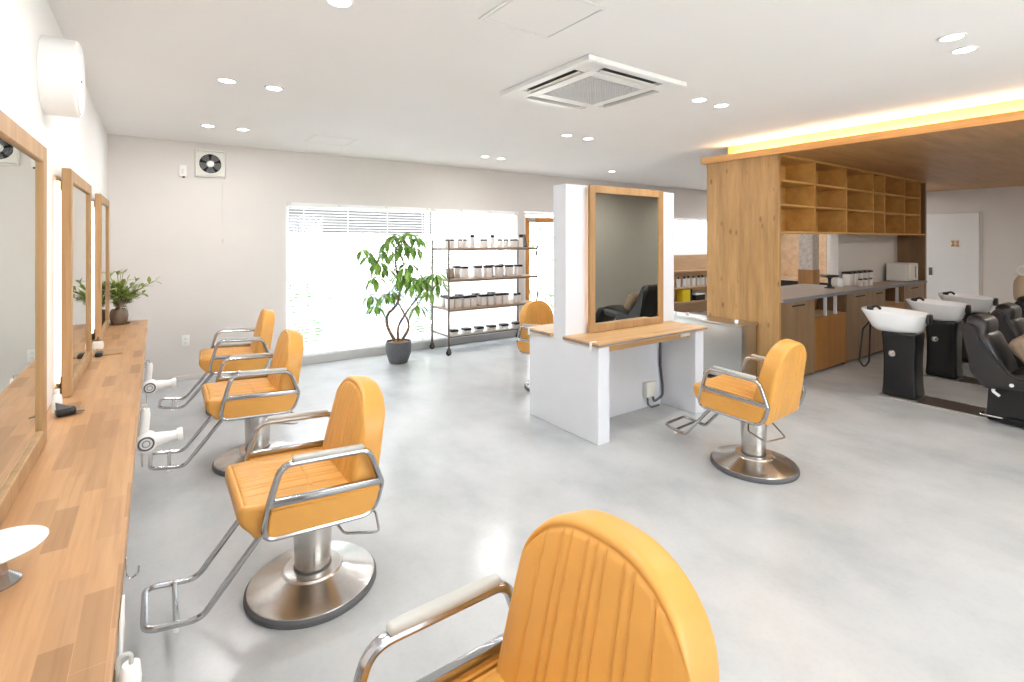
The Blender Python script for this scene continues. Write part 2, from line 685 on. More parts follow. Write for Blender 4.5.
# toilet door in the far wall
t = setting('door_2', 'plain white toilet door with a small wooden sign', 'door', (XR, 2.84, 0))
obj('door_leaf', box(BM(), (-0.03, -0.37, 0.01), (-0.002, 0.38, 1.97), 0.004), M['white'], t, smooth=False)
bm = BM()
frame_ring(bm, 'x', -0.016, -0.001, -0.40, 0.41, 0.0, 2.0, 0.028)
obj('door_frame', bm, M['wall_warm'], t, smooth=False)
obj('door_handle', box(BM(), (-0.045, 0.27, 0.86), (-0.028, 0.32, 1.0), 0.004), M['rack_metal'], t)
bm = BM()
for y in (-0.02, -0.085):
    prism(bm, [(-0.042, y - 0.026, 1.49), (-0.042, y - 0.008, 1.44), (-0.042, y - 0.026, 1.385), (-0.042, y + 0.026, 1.385), (-0.042, y + 0.008, 1.44), (-0.042, y + 0.026, 1.49)], (0.012, 0, 0))
obj('door_sign', bm, M['wood_shelf'], t, smooth=False)


# ------------------------------------------------------------------ outside the windows
struct('ground', box(BM(), (-14, YB + 0.2, -0.3), (30, 30, -0.14)), M['paving'], 'pale sunlit paving outside the big window', cat='ground')
struct('ground', box(BM(), (-14, -16, -0.3), (18, YF1 - 0.3, -0.14)), M['paving'], 'unseen pale paving added behind the camera to bounce sunlight indoors', cat='ground')  # unseen, added so sunlight bounces up onto the ceiling
struct('roof', box(BM(), (-1.2, YF1 - 1.9, ZC + 0.125), (XR + 0.6, YB + 0.7, ZC + 0.3)), M['house'], 'flat unseen slab added over the salon, its deep eaves keeping direct sun out', cat='roof')  # unseen, eaves shaped to block direct sun and sky light
t = thing('carport', 'dark roofed carport standing outside beyond the blinds', 'carport', (3.4, 12.6, -0.14))
obj('carport_roof', box(BM(), (-5.6, -1.6, 1.78), (4.6, 2.6, 2.75), 0.03), M['carport'], t, smooth=False)
for x in (-5.2, 4.2):
    for y in (-1.3, 2.3):
        obj('carport_post', box(BM(), (x - 0.05, y - 0.05, 0), (x + 0.05, y + 0.05, 1.8), 0.008), M['carport'], t, smooth=False)
t = thing('garden_fence', 'pale horizontal slat fence outside the big window', 'fence', (2.6, 9.4, -0.14))
bm = BM()
for i in range(8):
    box(bm, (-2.4, -0.01, 0.05 + i * 0.09), (2.4, 0.01, 0.115 + i * 0.09), 0.003, 1)
obj('slat_panel', bm, M['fence'], t, smooth=False)
for i in range(5):
    x = -2.4 + 1.2 * i
    obj('fence_post', box(BM(), (x - 0.03, 0.01, 0), (x + 0.03, 0.07, 0.85), 0.004), M['fence'], t, smooth=False)


def leaf(bm, base, d, up, L, W, curl=0.15):
    """one pointed leaf with a folded midrib"""
    d = d.normalized()
    side = d.cross(up)
    if side.length < 1e-3:
        side = d.cross(Vector((1, 0, 0)))
    side.normalize()
    nrm = side.cross(d)
    prof = [(0, 0.05), (0.18, 0.55), (0.42, 1.0), (0.7, 0.8), (0.9, 0.35), (1.0, 0.0)]
    prev = None
    for s, w in prof:
        c = base + d * (L * s) - nrm * (curl * L * s * s)
        m_ = bm.verts.new(c)
        if w <= 0:
            cur = (m_, m_, m_)
        else:
            cur = (bm.verts.new(c + side * W * w * 0.5 + nrm * W * 0.12 * w), m_, bm.verts.new(c - side * W * w * 0.5 + nrm * W * 0.12 * w))
        if prev:
            for a, b in ((0, 1), (1, 2)):
                vs_ = []
                for v in (prev[a], prev[b], cur[b], cur[a]):
                    if v not in vs_:
                        vs_.append(v)
                if len(vs_) >= 3:
                    bm.faces.new(vs_)
        prev = cur


def rvec(rng):
    while True:
        v = Vector((rng.uniform(-1, 1), rng.uniform(-1, 1), rng.uniform(-1, 1)))
        if 0.1 < v.length < 1:
            return v.normalized()


rng = random.Random(3)
SHRUBS = [(0.9, 8.3, 0.55, 'round pale shrub outside by the end of the blind'), (1.9, 8.6, 0.42, 'low pale shrub outside behind the fence corner'),
          (4.1, 8.2, 0.6, 'pale shrub outside behind the product rack'), (6.6, 8.6, 0.9, 'tall pale shrub outside seen through the glazed door')]
for x, y, r, lab in SHRUBS:
    t = thing('garden_shrub', lab, 'shrub', (x, y, -0.14), 0, 'shrubs outside the windows')
    bm = BM()
    for i in range(260):
        v = rvec(rng)
        p = Vector((v.x * r, v.y * r * 0.8, r * 1.1 + v.z * r)) * rng.uniform(0.7, 1.0)
        leaf(bm, p, v + rvec(rng) * 0.6, Vector((0, 0, 1)), 0.14, 0.06)
    obj('foliage', bm, M['shrub'], t)
    bm = BM()
    for i in range(5):
        a = 2 * PI * i / 5
        tube(bm, [(0, 0, 0), (0.15 * r * math.cos(a), 0.15 * r * math.sin(a), r * 0.5), (0.5 * r * math.cos(a), 0.5 * r * math.sin(a), r * 1.2)], [0.02, 0.016, 0.008], n=6)
    obj('stem', bm, M['bark'], t)


# ------------------------------------------------------------------ blinds
def blind(label, x0, x1, ztop, zbot, y, tilt, cords, group='white venetian blinds'):
    xm = (x0 + x1) / 2
    t = thing('venetian_blind', label, 'blind', (xm, y, ztop), 0, group)
    w = (x1 - x0) / 2
    obj('headrail', box(BM(), (-w, -0.022, -0.042), (w, 0.022, 0), 0.004), M['blind'], t, smooth=False)
    bm = BM()
    z = -0.07
    ca, sa = math.cos(tilt), math.sin(tilt)
    while ztop + z > zbot + 0.03:
        hw = 0.0175
        poly = []
        for u in (-1, -0.5, 0, 0.5, 1):
            yy, zz = u * hw, 0.002 * (1 - u * u)
            poly.append((yy * ca - zz * sa, yy * sa + zz * ca))
        A = [bm.verts.new((-w + 0.004, p[0], z + p[1])) for p in poly]
        B = [bm.verts.new((w - 0.004, p[0], z + p[1])) for p in poly]
        for i in range(4):
            bm.faces.new((A[i], A[i + 1], B[i + 1], B[i]))
        z -= 0.036
    o = obj('slats', bm, M['blind'], t)
    bm = BM()
    box(bm, (-w, -0.02, z - 0.008), (w, 0.02, z + 0.014), 0.004)
    obj('bottom_rail', bm, M['blind'], t, smooth=False)
    for c in cords:
        obj('ladder_cord', box(BM(), (c - xm - 0.006, -0.021, z), (c - xm + 0.006, -0.0185, -0.04)), M['blind'], t, smooth=False)
    for u in (-0.96, -0.35, 0.3, 0.94):
        obj('bracket', box(BM(), (u * w - 0.015, -0.026, -0.03), (u * w + 0.015, 0.024, 0.008), 0.003), M['offwhite'], t, smooth=False)
    return t


blind('open white venetian blind on the window behind the potted tree', 1.265, 3.13, 1.945, 0.11, YB - 0.03, math.radians(24), (1.45, 1.98, 2.5, 3.0))
blind('nearly closed white venetian blind on the window behind the product rack', 3.14, 4.635, 1.94, 0.11, YB - 0.03, math.radians(55), (3.35, 3.9, 4.45))
blind('white blind on the small high window over the product shelf', 8.36, 9.94, 1.935, 1.21, YB - 0.03, math.radians(60), (8.6, 9.15, 9.7))


# ------------------------------------------------------------------ styling counter on the left wall
t = thing('styling_counter', 'long narrow pine block counter along the white wall under the mirrors', 'counter', (-0.2275, 2.2, 0.75))
obj('counter_top', box(BM(), (-0.1665, -2.6, -0.04), (0.1665, 3.68, 0), 0.004), M['wood_counter'], t, smooth=False)
for y in (-1.6, 0.0, 1.4, 2.8, 3.5):
    obj('bracket', prism(BM(), [(-0.166, y - 0.015, -0.04), (0.10, y - 0.015, -0.04), (0.10, y - 0.015, -0.065), (-0.14, y - 0.015, -0.26), (-0.166, y - 0.015, -0.26)], (0, 0.03, 0)), M['white'], t, smooth=False)


def wall_mirror(label, y0, y1, z0=0.7505, z1=1.843):
    ym = (y0 + y1) / 2
    t = thing('wall_mirror', label, 'mirror', (XL, ym, z0), 0, 'wood framed mirrors over the styling counter')
    h = (y1 - y0) / 2
    H = z1 - z0
    bm = BM()
    frame_ring(bm, 'x', 0.028, 0.064, -h, h, 0, H, 0.062)
    obj('mirror_frame', bm, M['wood_frame'], t, smooth=False)
    obj('mirror_glass', box(BM(), (0.046, -h + 0.058, 0.058), (0.052, h - 0.058, H - 0.058)), M['mirror'], t, smooth=False)
    obj('backing_board', box(BM(), (0.001, -h + 0.10, 0.08), (0.03, h - 0.10, H - 0.1)), M['white'], t, smooth=False)
    for s in (-1, 1):
        obj('led_strip', box(BM(), (0.006, s * (h - 0.055) - 0.007, 0.06), (0.016, s * (h - 0.055) + 0.007, H - 0.06)), M['led'], t, smooth=False)
    return t


wall_mirror('large wood framed wall mirror closest to the round round vent cover', 1.59, 2.53)
wall_mirror('wood framed backlit wall mirror between the large mirror and the plant mirror', 3.19, 4.13)
wall_mirror('wood framed backlit wall mirror beside the small potted plant', 4.80, 5.62)

# round cover on the left wall
t = thing('vent_cover', 'white drum shaped cover high on the wall over the mirrors', 'vent cover', (XL, 2.945, 2.21))
bm = BM()
lathe(bm, [(0, 0.001), (0.166, 0.001), (0.166, 0.112), (0.160, 0.118), (0, 0.118)], 64, axis='x')
obj('drum', bm, M['plastic'], t)
obj('face_plate', lathe(BM(), [(0, 0.1175), (0.152, 0.1175), (0.152, 0.122), (0.148, 0.124), (0, 0.124)], 64, axis='x'), M['white'], t)
obj('screw', lathe(BM(), [(0, 0.124), (0.006, 0.124), (0.005, 0.127), (0, 0.127)], 12, (0, -0.02, -0.01), axis='x'), M['rack_metal'], t)

# extractor fan, its pull cord, switch and socket on the back wall
t = thing('extractor_fan', 'square white extractor fan with round black grille', 'fan', (0.487, YB, 2.335))
bm = BM()
frame_ring(bm, 'y', -0.035, -0.001, -0.145, 0.145, -0.15, 0.15, 0.02, 0.006)
n = 40
ring = []
for q in range(n):
    a = 2 * PI * q / n
    c_, s_ = math.cos(a), math.sin(a)
    sc = 0.126 / max(abs(c_), abs(s_))
    ring.append((Vector((0.105 * c_, -0.033, 0.105 * s_)), Vector((sc * c_, -0.033, sc * s_)), Vector((0.105 * c_, -0.005, 0.105 * s_))))
rv = [[bm.verts.new(p) for p in r_] for r_ in ring]
for q in range(n):
    A, B = rv[q], rv[(q + 1) % n]
    bm.faces.new((A[0], B[0], B[1], A[1]))
    bm.faces.new((A[0], A[2], B[2], B[0]))
obj('fan_casing', bm, M['offwhite'], t)
obj('fan_shade', lathe(BM(), [(0, -0.004), (0.11, -0.004), (0.11, -0.002), (0, -0.002)], 40, axis='y'), M['dark'], t)  # flat dark disc, shade behind the blades put into its colour
for q in range(5):
    a = 2 * PI * q / 5 + 0.3
    bm = BM()
    pts = []
    for rr, w in ((0.035, 0.018), (0.065, 0.034), (0.098, 0.044)):
        pts.append((rr, w))
    R = Matrix.Rotation(a, 4, 'Y')
    lo, hi = [], []
    for rr, w in pts:
        lo.append(bm.verts.new(R @ Vector((rr, -0.010, -w))))
        hi.append(bm.verts.new(R @ Vector((rr, -0.024, w))))
    for i in range(2):
        bm.faces.new((lo[i], lo[i + 1], hi[i + 1], hi[i]))
    bmesh.ops.solidify(bm, geom=bm.faces[:], thickness=0.002)
    obj('fan_blade', bm, M['fan_grey'], t)
obj('fan_hub', lathe(BM(), [(0, -0.034), (0.028, -0.034), (0.036, -0.028), (0.038, -0.01), (0, -0.01)], 32, axis='y'), M['plastic'], t)
bm = BM()
for rr in (0.06, 0.08, 0.1):
    tube(bm, [(rr * math.cos(2 * PI * q / 40), -0.036, rr * math.sin(2 * PI * q / 40)) for q in range(40)], 0.0018, True, 6)
obj('grille_ring', bm, M['black'], t)
bm = BM()
tube(bm, [(0.12, -0.02, -0.15), (0.122, -0.016, -0.5), (0.12, -0.015, -0.82)], 0.002, n=6)
lathe(bm, [(0, 0), (0.006, 0.003), (0.008, 0.03), (0.004, 0.045), (0, 0.046)], 12, (0.12, -0.015, -0.865))
obj('pull_cord', bm, M['offwhite'], t)
t = thing('wall_switch', 'small white switch box with black button beside the extractor fan', 'switch', (0.235, YB, 2.24))
obj('switch_plate', box(BM(), (-0.035, -0.018, -0.06), (0.035, -0.001, 0.06), 0.004), M['plastic'], t)
obj('switch_button', box(BM(), (-0.012, -0.024, -0.035), (0.012, -0.0175, 0.02), 0.003), M['offwhite'], t)
obj('plug', box(BM(), (-0.002, -0.03, -0.075), (0.018, -0.004, -0.058), 0.003), M['black'], t)
t = thing('power_outlet', 'white power outlet low on the wall beyond the farthest chair', 'outlet', (0.26, YB, 0.42))
obj('outlet_plate', box(BM(), (-0.036, -0.01, -0.06), (0.036, -0.001, 0.06), 0.004), M['plastic'], t)
for z in (-0.022, 0.022):
    obj('socket', box(BM(), (-0.012, -0.0125, z - 0.012), (0.012, -0.0095, z + 0.012), 0.002), M['offwhite'], t)


# ------------------------------------------------------------------ small things on and under the counter
t = thing('cake_stand', 'white footed dish standing on the pine counter', 'dish', (-0.284, 1.545, 0.7505))
obj('plate', lathe(BM(), [(0, 0.066), (0.025, 0.064), (0.069, 0.071), (0.083, 0.079), (0.085, 0.082), (0.081, 0.083), (0.065, 0.076), (0, 0.073)], 56), M['ceramic'], t)
obj('foot', lathe(BM(), [(0, 0), (0.041, 0), (0.041, 0.004), (0.034, 0.010), (0.019, 0.024), (0.016, 0.045), (0.021, 0.066), (0, 0.066)], 48), M['chrome'], t)


def dryer(label, y, z, x=-0.036):
    t = thing('hair_dryer', label, 'hair dryer', (x, y, z), 0, 'white hair dryers hung on the counter edge')
    bm = BM()
    lathe(bm, [(0, -0.036), (0.03, -0.036), (0.043, -0.026), (0.047, 0), (0.043, 0.026), (0.03, 0.036), (0, 0.036)], 32, axis='y')
    obj('motor_housing', bm, M['plastic'], t)
    bm = BM()
    for rr, w in ((0.028, 0.004),):
        tube(bm, [(rr * math.cos(2 * PI * q / 28), -0.036, rr * math.sin(2 * PI * q / 28)) for q in range(28)], w, True, 6)
    for q in range(14):
        a = 2 * PI * q / 14
        box(bm, (0.014 * math.cos(a) - 0.002, -0.039, 0.014 * math.sin(a) - 0.002), (0.014 * math.cos(a) + 0.002, -0.035, 0.014 * math.sin(a) + 0.002))
    obj('intake_grille', bm, M['rubber'], t)
    bm = BM()
    lathe(bm, [(0, 0.015), (0.034, 0.015), (0.030, 0.055), (0.023, 0.095), (0.022, 0.115), (0.029, 0.118), (0.031, 0.138), (0.026, 0.14), (0.020, 0.122), (0, 0.12)], 28, axis='x')
    xform(bm, Matrix.Rotation(math.radians(-3), 4, 'Y'))
    obj('nozzle', bm, M['plastic'], t)
    bm = BM()
    tube(bm, [(-0.012, 0, 0.03), (-0.006, 0, 0.08), (-0.002, 0, 0.125), (0.0, 0, 0.15)], [0.02, 0.0185, 0.018, 0.013], n=16)
    obj('handle', bm, M['plastic'], t)
    bm = BM()
    tube(bm, fillet([(0.0, 0, 0.148), (0.0, 0, 0.17), (-0.018, 0.0, 0.17), (-0.018, 0.0, 0.0), (-0.016, 0.03, -0.12), (-0.016, 0.1, -0.14), (-0.016, 0.12, 0.05)], 0.014), 0.0035, n=8)
    obj('cord', bm, M['grey_pad'], t)
    return t


def holder(label, y):
    t = thing('dryer_hook', label, 'hook', (-0.0605, y, 0.73), 0, 'chrome hooks on the counter front')
    bm = BM()
    box(bm, (0.0005, -0.009, -0.036), (0.003, 0.009, 0.012), 0.001)
    tube(bm, fillet([(0.003, 0, -0.03), (0.008, 0, -0.044), (0.024, 0.0, -0.038), (0.026, 0.0, -0.018)], 0.012), 0.0022, n=8)
    obj('hook', bm, M['chrome_bright'], t)
    return t


HOOK = [('chrome hook holding the hair dryer by the farthest chair', 3.93), ('chrome hook holding the hair dryer beside the second chair', 2.83),
        ('empty chrome hook on the counter edge before the near chair', 1.52), ('chrome hook holding the hair dryer closest to the camera', 1.14)]
for lab, y in HOOK:
    holder(lab, y)
dryer('white hair dryer hanging at the counter edge by the farthest chair', 3.93, 0.572, -0.032)
dryer('white hair dryer hanging at the counter edge beside the second chair', 2.83, 0.585)
dryer('white hair dryer hanging closest to the camera below the counter edge', 1.12, 0.60)
t = thing('label_holder', 'thin white plastic plate fixed on the counter front edge', 'plate', (-0.0605, 1.32, 0.72))
obj('plate', box(BM(), (0.0005, -0.05, -0.05), (0.006, 0.05, 0.018), 0.002), M['plastic'], t)

t = thing('hair_clipper', 'black hair clipper lying on the counter at the second mirror', 'hair clipper', (-0.315, 2.86, 0.7505), math.radians(20))
bm = rgrid(BM(), (0.035, 0.022, 0.018), 0.015, [lsp(0.035, 0.015, 3), lsp(0.022, 0.015, 2), lsp(0.018, 0.015, 2)], lambda p: (p.x, p.y, p.z + 0.018))
obj('body', bm, M['black'], t)
obj('blade', prism(BM(), [(0.028, -0.02, 0.014), (0.06, -0.014, 0.006), (0.06, 0.014, 0.006), (0.028, 0.02, 0.014)], (0, 0, 0.006)), M['chrome'], t, smooth=False)
obj('comb_guard', prism(BM(), [(-0.03, -0.018, 0.034), (0.02, -0.018, 0.034), (-0.03, -0.012, 0.06)], (0, 0.03, 0)), M['rubber'], t, smooth=False)
t = thing('spray_bottle', 'small white bottle standing behind the black clipper', 'bottle', (-0.352, 2.94, 0.7505))
obj('bottle_body', lathe(BM(), [(0, 0), (0.017, 0), (0.018, 0.05), (0.016, 0.07), (0.008, 0.08), (0, 0.08)], 20), M['plastic'], t)
obj('bottle_cap', lathe(BM(), [(0, 0.08), (0.009, 0.08), (0.009, 0.1), (0, 0.1)], 16), M['white'], t)
t = thing('wooden_tray', 'flat wooden tray lying on the counter beyond the second mirror', 'tray', (-0.255, 4.30, 0.7505))
obj('board', box(BM(), (-0.075, -0.11, 0), (0.075, 0.11, 0.008), 0.003), M['wood_frame'], t)
obj('rim', box(BM(), (-0.075, -0.11, 0.0075), (-0.068, 0.11, 0.014), 0.002), M['wood_frame'], t)
t = thing('cotton_jar', 'small clear jar standing on the counter by the tray', 'jar', (-0.325, 4.46, 0.7505))
obj('jar_body', lathe(BM(), [(0, 0), (0.028, 0), (0.032, 0.02), (0.03, 0.05), (0.02, 0.06), (0, 0.06)], 24), M['offwhite'], t)
obj('lid', lathe(BM(), [(0, 0.06), (0.022, 0.06), (0.02, 0.068), (0.006, 0.072), (0.008, 0.085), (0, 0.088)], 20), M['glass_jar'], t)
t = thing('scissor_case', 'small black case lying on the counter beside the clear jar', 'case', (-0.30, 4.20, 0.7505))
bm = rgrid(BM(), (0.02, 0.045, 0.014), 0.01, [lsp(0.02, 0.01, 2), lsp(0.045, 0.01, 3), lsp(0.014, 0.01, 2)], lambda p: (p.x, p.y, p.z + 0.014))
obj('case', bm, M['black'], t)

# small plant at the far end of the counter
t = thing('potted_plant', 'small leafy plant in a brown pot at the counter end', 'potted plant', (-0.27, 5.70, 0.7505))
obj('pot', lathe(BM(), [(0, 0), (0.045, 0), (0.062, 0.03), (0.069, 0.075), (0.064, 0.115), (0.054, 0.135), (0.049, 0.135), (0.055, 0.11), (0, 0.105)], 36), M['glass_jar'], t)
obj('soil', lathe(BM(), [(0, 0.112), (0.052, 0.112), (0.052, 0.106), (0, 0.106)], 24), M['soil'], t)
obj('saucer', lathe(BM(), [(0, 0.0002), (0.07, 0.0002), (0.085, 0.008), (0.082, 0.009), (0.07, 0.004), (0, 0.004)], 32), M['soil'], t)
rng = random.Random(11)
bs, bl = BM(), BM()
for q in range(28):
    a = rng.uniform(0, 2 * PI)
    sp = rng.uniform(0.03, 0.17)
    hx = math.cos(a) * sp + 0.02
    if hx < -0.10:
        hx = -0.10
    top = Vector((hx, math.sin(a) * sp * 1.1, rng.uniform(0.2, 0.46)))
    if q < 4:
        top = Vector((0.14 + 0.04 * q, rng.uniform(-0.12, 0.05), 0.31 + 0.02 * q))
    mid = Vector((top.x * 0.35, top.y * 0.35, 0.11 + (top.z - 0.11) * 0.62))
    pts = fillet([(rng.uniform(-0.03, 0.03), rng.uniform(-0.03, 0.03), 0.11), mid, top], 0.08, n=4)
    tube(bs, pts, 0.0022, n=5)
    for p in pts[1:]:
        for e in range(2):
            v = (top - mid).normalized() + rvec(rng) * 0.9
            if p.x + v.normalized().x * 0.06 < -0.115:
                v.x = abs(v.x)
            leaf(bl, p, v, Vector((0, 0, 1)), rng.uniform(0.05, 0.085), 0.032, 0.2)
obj('stem', bs, M['bark'], t)
obj('foliage', bl, M['leaf_small'], t)


# ------------------------------------------------------------------ styling chairs
GR = [0.0, 0.026, -0.026, 0.076, -0.076, 0.102, -0.102, 0.155, -0.155]
SUBG = [g + e for g in GR for e in (-0.008, -0.004, -0.002, 0.0, 0.002, 0.004, 0.008)]


def groove(s, wd=0.0032):
    return sum(math.exp(-((s - g) / wd) ** 2) for g in GR)


UP = Matrix.Translation((0.025, 0, 0))
TILT = UP @ Matrix.Translation((0, 0, 0.45)) @ Matrix.Rotation(math.radians(-3.2), 4, 'Y') @ Matrix.Translation((0, 0, -0.45))


def make_chair(label):
    t = thing('styling_chair', label, 'chair', (0, 0, 0), 0, 'ochre hydraulic styling chairs')
    # base and column
    b = obj('base_disc', lathe(BM(), [(0, 0.004), (0.252, 0.026), (0.259, 0.028), (0.258, 0.033), (0.245, 0.039), (0.19, 0.053), (0.124, 0.076), (0.118, 0.084), (0.114, 0.086), (0, 0.088)], 96), M['steel'], t, angle=25)
    obj('rubber_rim', lathe(BM(), [(0, 0.0), (0.265, 0.0), (0.269, 0.006), (0.268, 0.02), (0.260, 0.029), (0.245, 0.02), (0, 0.003)], 96), M['rubber'], b)
    c = obj('column', lathe(BM(), [(0, 0.083), (0.070, 0.083), (0.073, 0.093), (0.082, 0.325), (0.082, 0.352), (0, 0.352)], 64), M['steel'], t)
    obj('collar', lathe(BM(), [(0.068, 0.082), (0.077, 0.082), (0.077, 0.091), (0.068, 0.091)], 48), M['rubber'], c)
    obj('seat_mount', box(BM(), (-0.11, -0.10, 0.350), (0.12, 0.10, 0.374), 0.01), M['black'], t)
    # seat
    hs = (0.245, 0.240, 0.064)

    def fs(p):
        x, y, z = p.x, p.y, p.z
        k_ = (x + hs[0]) / (2 * hs[0])
        e = min(0.240 - abs(y), 0.245 - x)
        if z > 0.02:
            if abs(y) < 0.205 and x < 0.222:
                z -= 0.006 * groove(y) * min(1, (0.222 - x) / 0.01)
            z += 0.014 * (1 - (y / hs[1]) ** 2) * (1 - ((k_ - 0.5) * 2) ** 4)
            z -= 0.006 * math.exp(-((x + 0.02) / 0.005) ** 2) * (1 if abs(y) < 0.2 else 0)
            z -= 0.005 * math.exp(-((e - 0.02) / 0.004) ** 2)
        elif z < 0:
            if k_ > 0.8:
                x -= 0.05 * (k_ - 0.8) / 0.2 * min(1, -z / 0.05)
        y *= 1 - 0.08 * max(0, (k_ - 0.7) / 0.3) ** 2
        return TILT @ Vector((x + 0.047, y, z + 0.438))
    sx = lsp(hs[0], 0.022, 14, (-0.03, -0.025, -0.02, -0.015, -0.01, 0.217, 0.221, 0.225, 0.229))
    obj('seat', rgrid(BM(), hs, 0.022, [sx, lsp(hs[1], 0.022, 12, SUBG + [0.216, 0.22, 0.224, -0.216, -0.22, -0.224]), lsp(hs[2], 0.022, 3)], fs), M['orange'], t, angle=60)
    # backrest
    hb = (0.064, 0.236, 0.5)
    HB = 0.495

    def fb(p):
        x, y, v = p.x, p.y, (p.z + 0.5)
        u = abs(y) / 0.236
        T = HB * (0.60 + 0.40 * max(0.0, 1 - u ** 2.5) ** (1 / 2.2))
        z = v * T
        e = min((1 - u) * 0.236, (1 - v) * T)
        if x > 0.04 and e > 0.03:
            x -= 0.006 * groove(y)
        if x > 0:
            x += 0.014 * (1 - u * u) * (1 - (2 * v - 1) ** 4)
            x -= 0.007 * math.exp(-((e - 0.026) / 0.005) ** 2)
        else:
            x -= 0.012 * (1 - u * u) * (1 - (2 * v - 1) ** 4)
            if e > 0.03 and x < -0.035:
                x += 0.004 * groove(y)
        tp = 1.0 - 0.15 * (z / HB) ** 1.6
        y *= tp
        x *= 1 - 0.28 * (z / HB)
        R = Matrix.Rotation(math.radians(-11.5), 4, 'Y')
        return UP @ (R @ Vector((x, y, z)) + Vector((-0.154, 0, 0.378)))
    zc = sorted(set(round(x, 5) for x in ([-0.5, -0.485, -0.465, -0.44] + [-0.44 + 0.88 * i / 18 for i in range(1, 18)] + [0.44, 0.465, 0.485, 0.5, 0.42, 0.43, 0.45, 0.455, 0.475])))
    obj('backrest', rgrid(BM(), hb, 0.03, [lsp(hb[0], 0.03, 4), lsp(hb[1], 0.03, 14, SUBG + [0.2, 0.196, 0.203, -0.2, -0.196, -0.203]), zc], fb), M['orange'], t, angle=70)
    # arm frames
    for s in (-1, 1):
        y = s * 0.264
        loop = [(0.214, 0.384), (0.196, 0.515), (0.163, 0.648), (-0.170, 0.648), (-0.234, 0.50), (-0.205, 0.384)]
        rad = [0.045, 0.0, 0.06, 0.06, 0.05, 0.075]
        pts = [TILT @ p for p in fillet([(a, y, z) for a, z in loop], rad, True, 7)]
        bm = BM()
        tube(bm, pts, 0.0125, True, 10, ((0, 1, 0), 1.15))
        fr = obj('arm_frame', bm, M['chrome'], t)
        bm = BM()
        box(bm, (-0.226, y - 0.012, 0.497), (0.198, y + 0.012, 0.525), 0.004)
        xform(bm, TILT)
        obj('seat_rail', bm, M['chrome'], fr)
        # upholstered side panel inside the lower half of the loop
        poly = [(0.197, 0.500), (-0.228, 0.500), (-0.203, 0.390), (0.208, 0.390)]
        pf = fillet([(a, 0, z) for a, z in poly], [0.006, 0.02, 0.065, 0.042], True, 6)
        bm = BM()
        prism(bm, [TILT @ Vector((p.x, y - 0.019, p.z)) for p in pf], (0, 0.038, 0))
        bmesh.ops.bevel(bm, geom=[e for e in bm.edges if abs(e.verts[0].co.y - e.verts[1].co.y) < 1e-5], offset=0.008, segments=2, affect='EDGES')
        obj('side_panel', bm, M['orange'], t)
        bm = BM()
        hp = (0.138, 0.017, 0.0095)
        rgrid(bm, hp, 0.009, [lsp(hp[0], 0.009, 8), lsp(hp[1], 0.009, 2), lsp(hp[2], 0.009, 1)],
              lambda p: TILT @ Vector((p.x - 0.012, p.y * (1 - 0.25 * (p.x / 0.138) ** 4) + y, p.z + 0.6635)))
        obj('arm_pad', bm, M['grey_pad'], fr)
    # link from arm frames to seat
    for s in (-1, 1):
        obj('arm_bolt', tube(BM(), [TILT @ Vector((-0.05, s * 0.225, 0.43)), TILT @ Vector((-0.05, s * 0.25, 0.43))], 0.012, n=10), M['rubber'], t)
    # footrest: one bent tube loop with a cross bar
    w = 0.135
    pts = [(0.16, -w, 0.385), (0.215, -w, 0.365), (0.425, -w, 0.112), (0.595, -w, 0.138), (0.595, w, 0.138), (0.425, w, 0.112), (0.215, w, 0.365), (0.16, w, 0.385)]
    bm = BM()
    tube(bm, fillet(pts, [0, 0.02, 0.06, 0.045, 0.045, 0.06, 0.02, 0], False, 7), 0.0115, n=10)
    f = obj('footrest', bm, M['chrome'], t)
    obj('cross_bar', tube(BM(), [(0.50, -w, 0.126), (0.50, w, 0.126)], 0.010, n=10), M['chrome'], f)
    for s in (-1, 1):
        obj('end_stop', lathe(BM(), [(0, 0), (0.011, 0.002), (0.012, 0.010), (0.007, 0.016), (0, 0.016)], 14, (0.50, s * w, 0.098)), M['plastic'], f)
    # pump lever: wire loop behind the column
    bm = BM()
    tube(bm, fillet([(-0.02, 0.11, 0.372), (-0.07, 0.22, 0.30), (-0.20, 0.27, 0.285), (-0.245, 0.10, 0.285), (-0.13, 0.05, 0.345), (-0.06, 0.04, 0.372)], 0.03), 0.0055, n=8)
    l = obj('pump_lever', bm, M['chrome'], t)
    return t


chair = make_chair('ochre styling chair nearest the large wall mirror, base fully in view')
chair.location = (0.56, 2.305, 0)
chair.rotation_euler = (0, 0, PI)
dup(chair, (0.567, 3.82, 0), math.radians(179), 'ochre styling chair in the middle of the row along the counter')
dup(chair, (0.62, 5.10, 0), math.radians(176), 'ochre styling chair at the far end of the counter row by the wall outlet')
dup(chair, (3.25, 1.82, 0), math.radians(94), 'ochre styling chair facing the island mirror, seen from behind')
raised = dup(chair, (0.525, 0.69, 0), math.radians(184), 'close ochre styling chair with its pleated backrest rising from the frame edge')
for ch in raised.children:
    if not ch.name.startswith('base_disc'):
        ch.location.z += 0.07
obj('piston', lathe(BM(), [(0, 0.08), (0.055, 0.08), (0.055, 0.2), (0, 0.2)], 40), M['chrome'], raised)
dup(chair, (3.28, 3.97, 0), math.radians(-81), 'ochre styling chair half hidden behind the white island by the rack')


# ------------------------------------------------------------------ styling island
t = thing('styling_island', 'white double sided styling island with wooden tops', 'styling station', (3.27, 3.06, 0))
ox, oy = 3.27, 3.06


def lb(x0, x1, y0, y1, z0, z1, bev=0.003):
    return box(BM(), (x0 - ox, y0 - oy, z0), (x1 - ox, y1 - oy, z1), bev, 1)


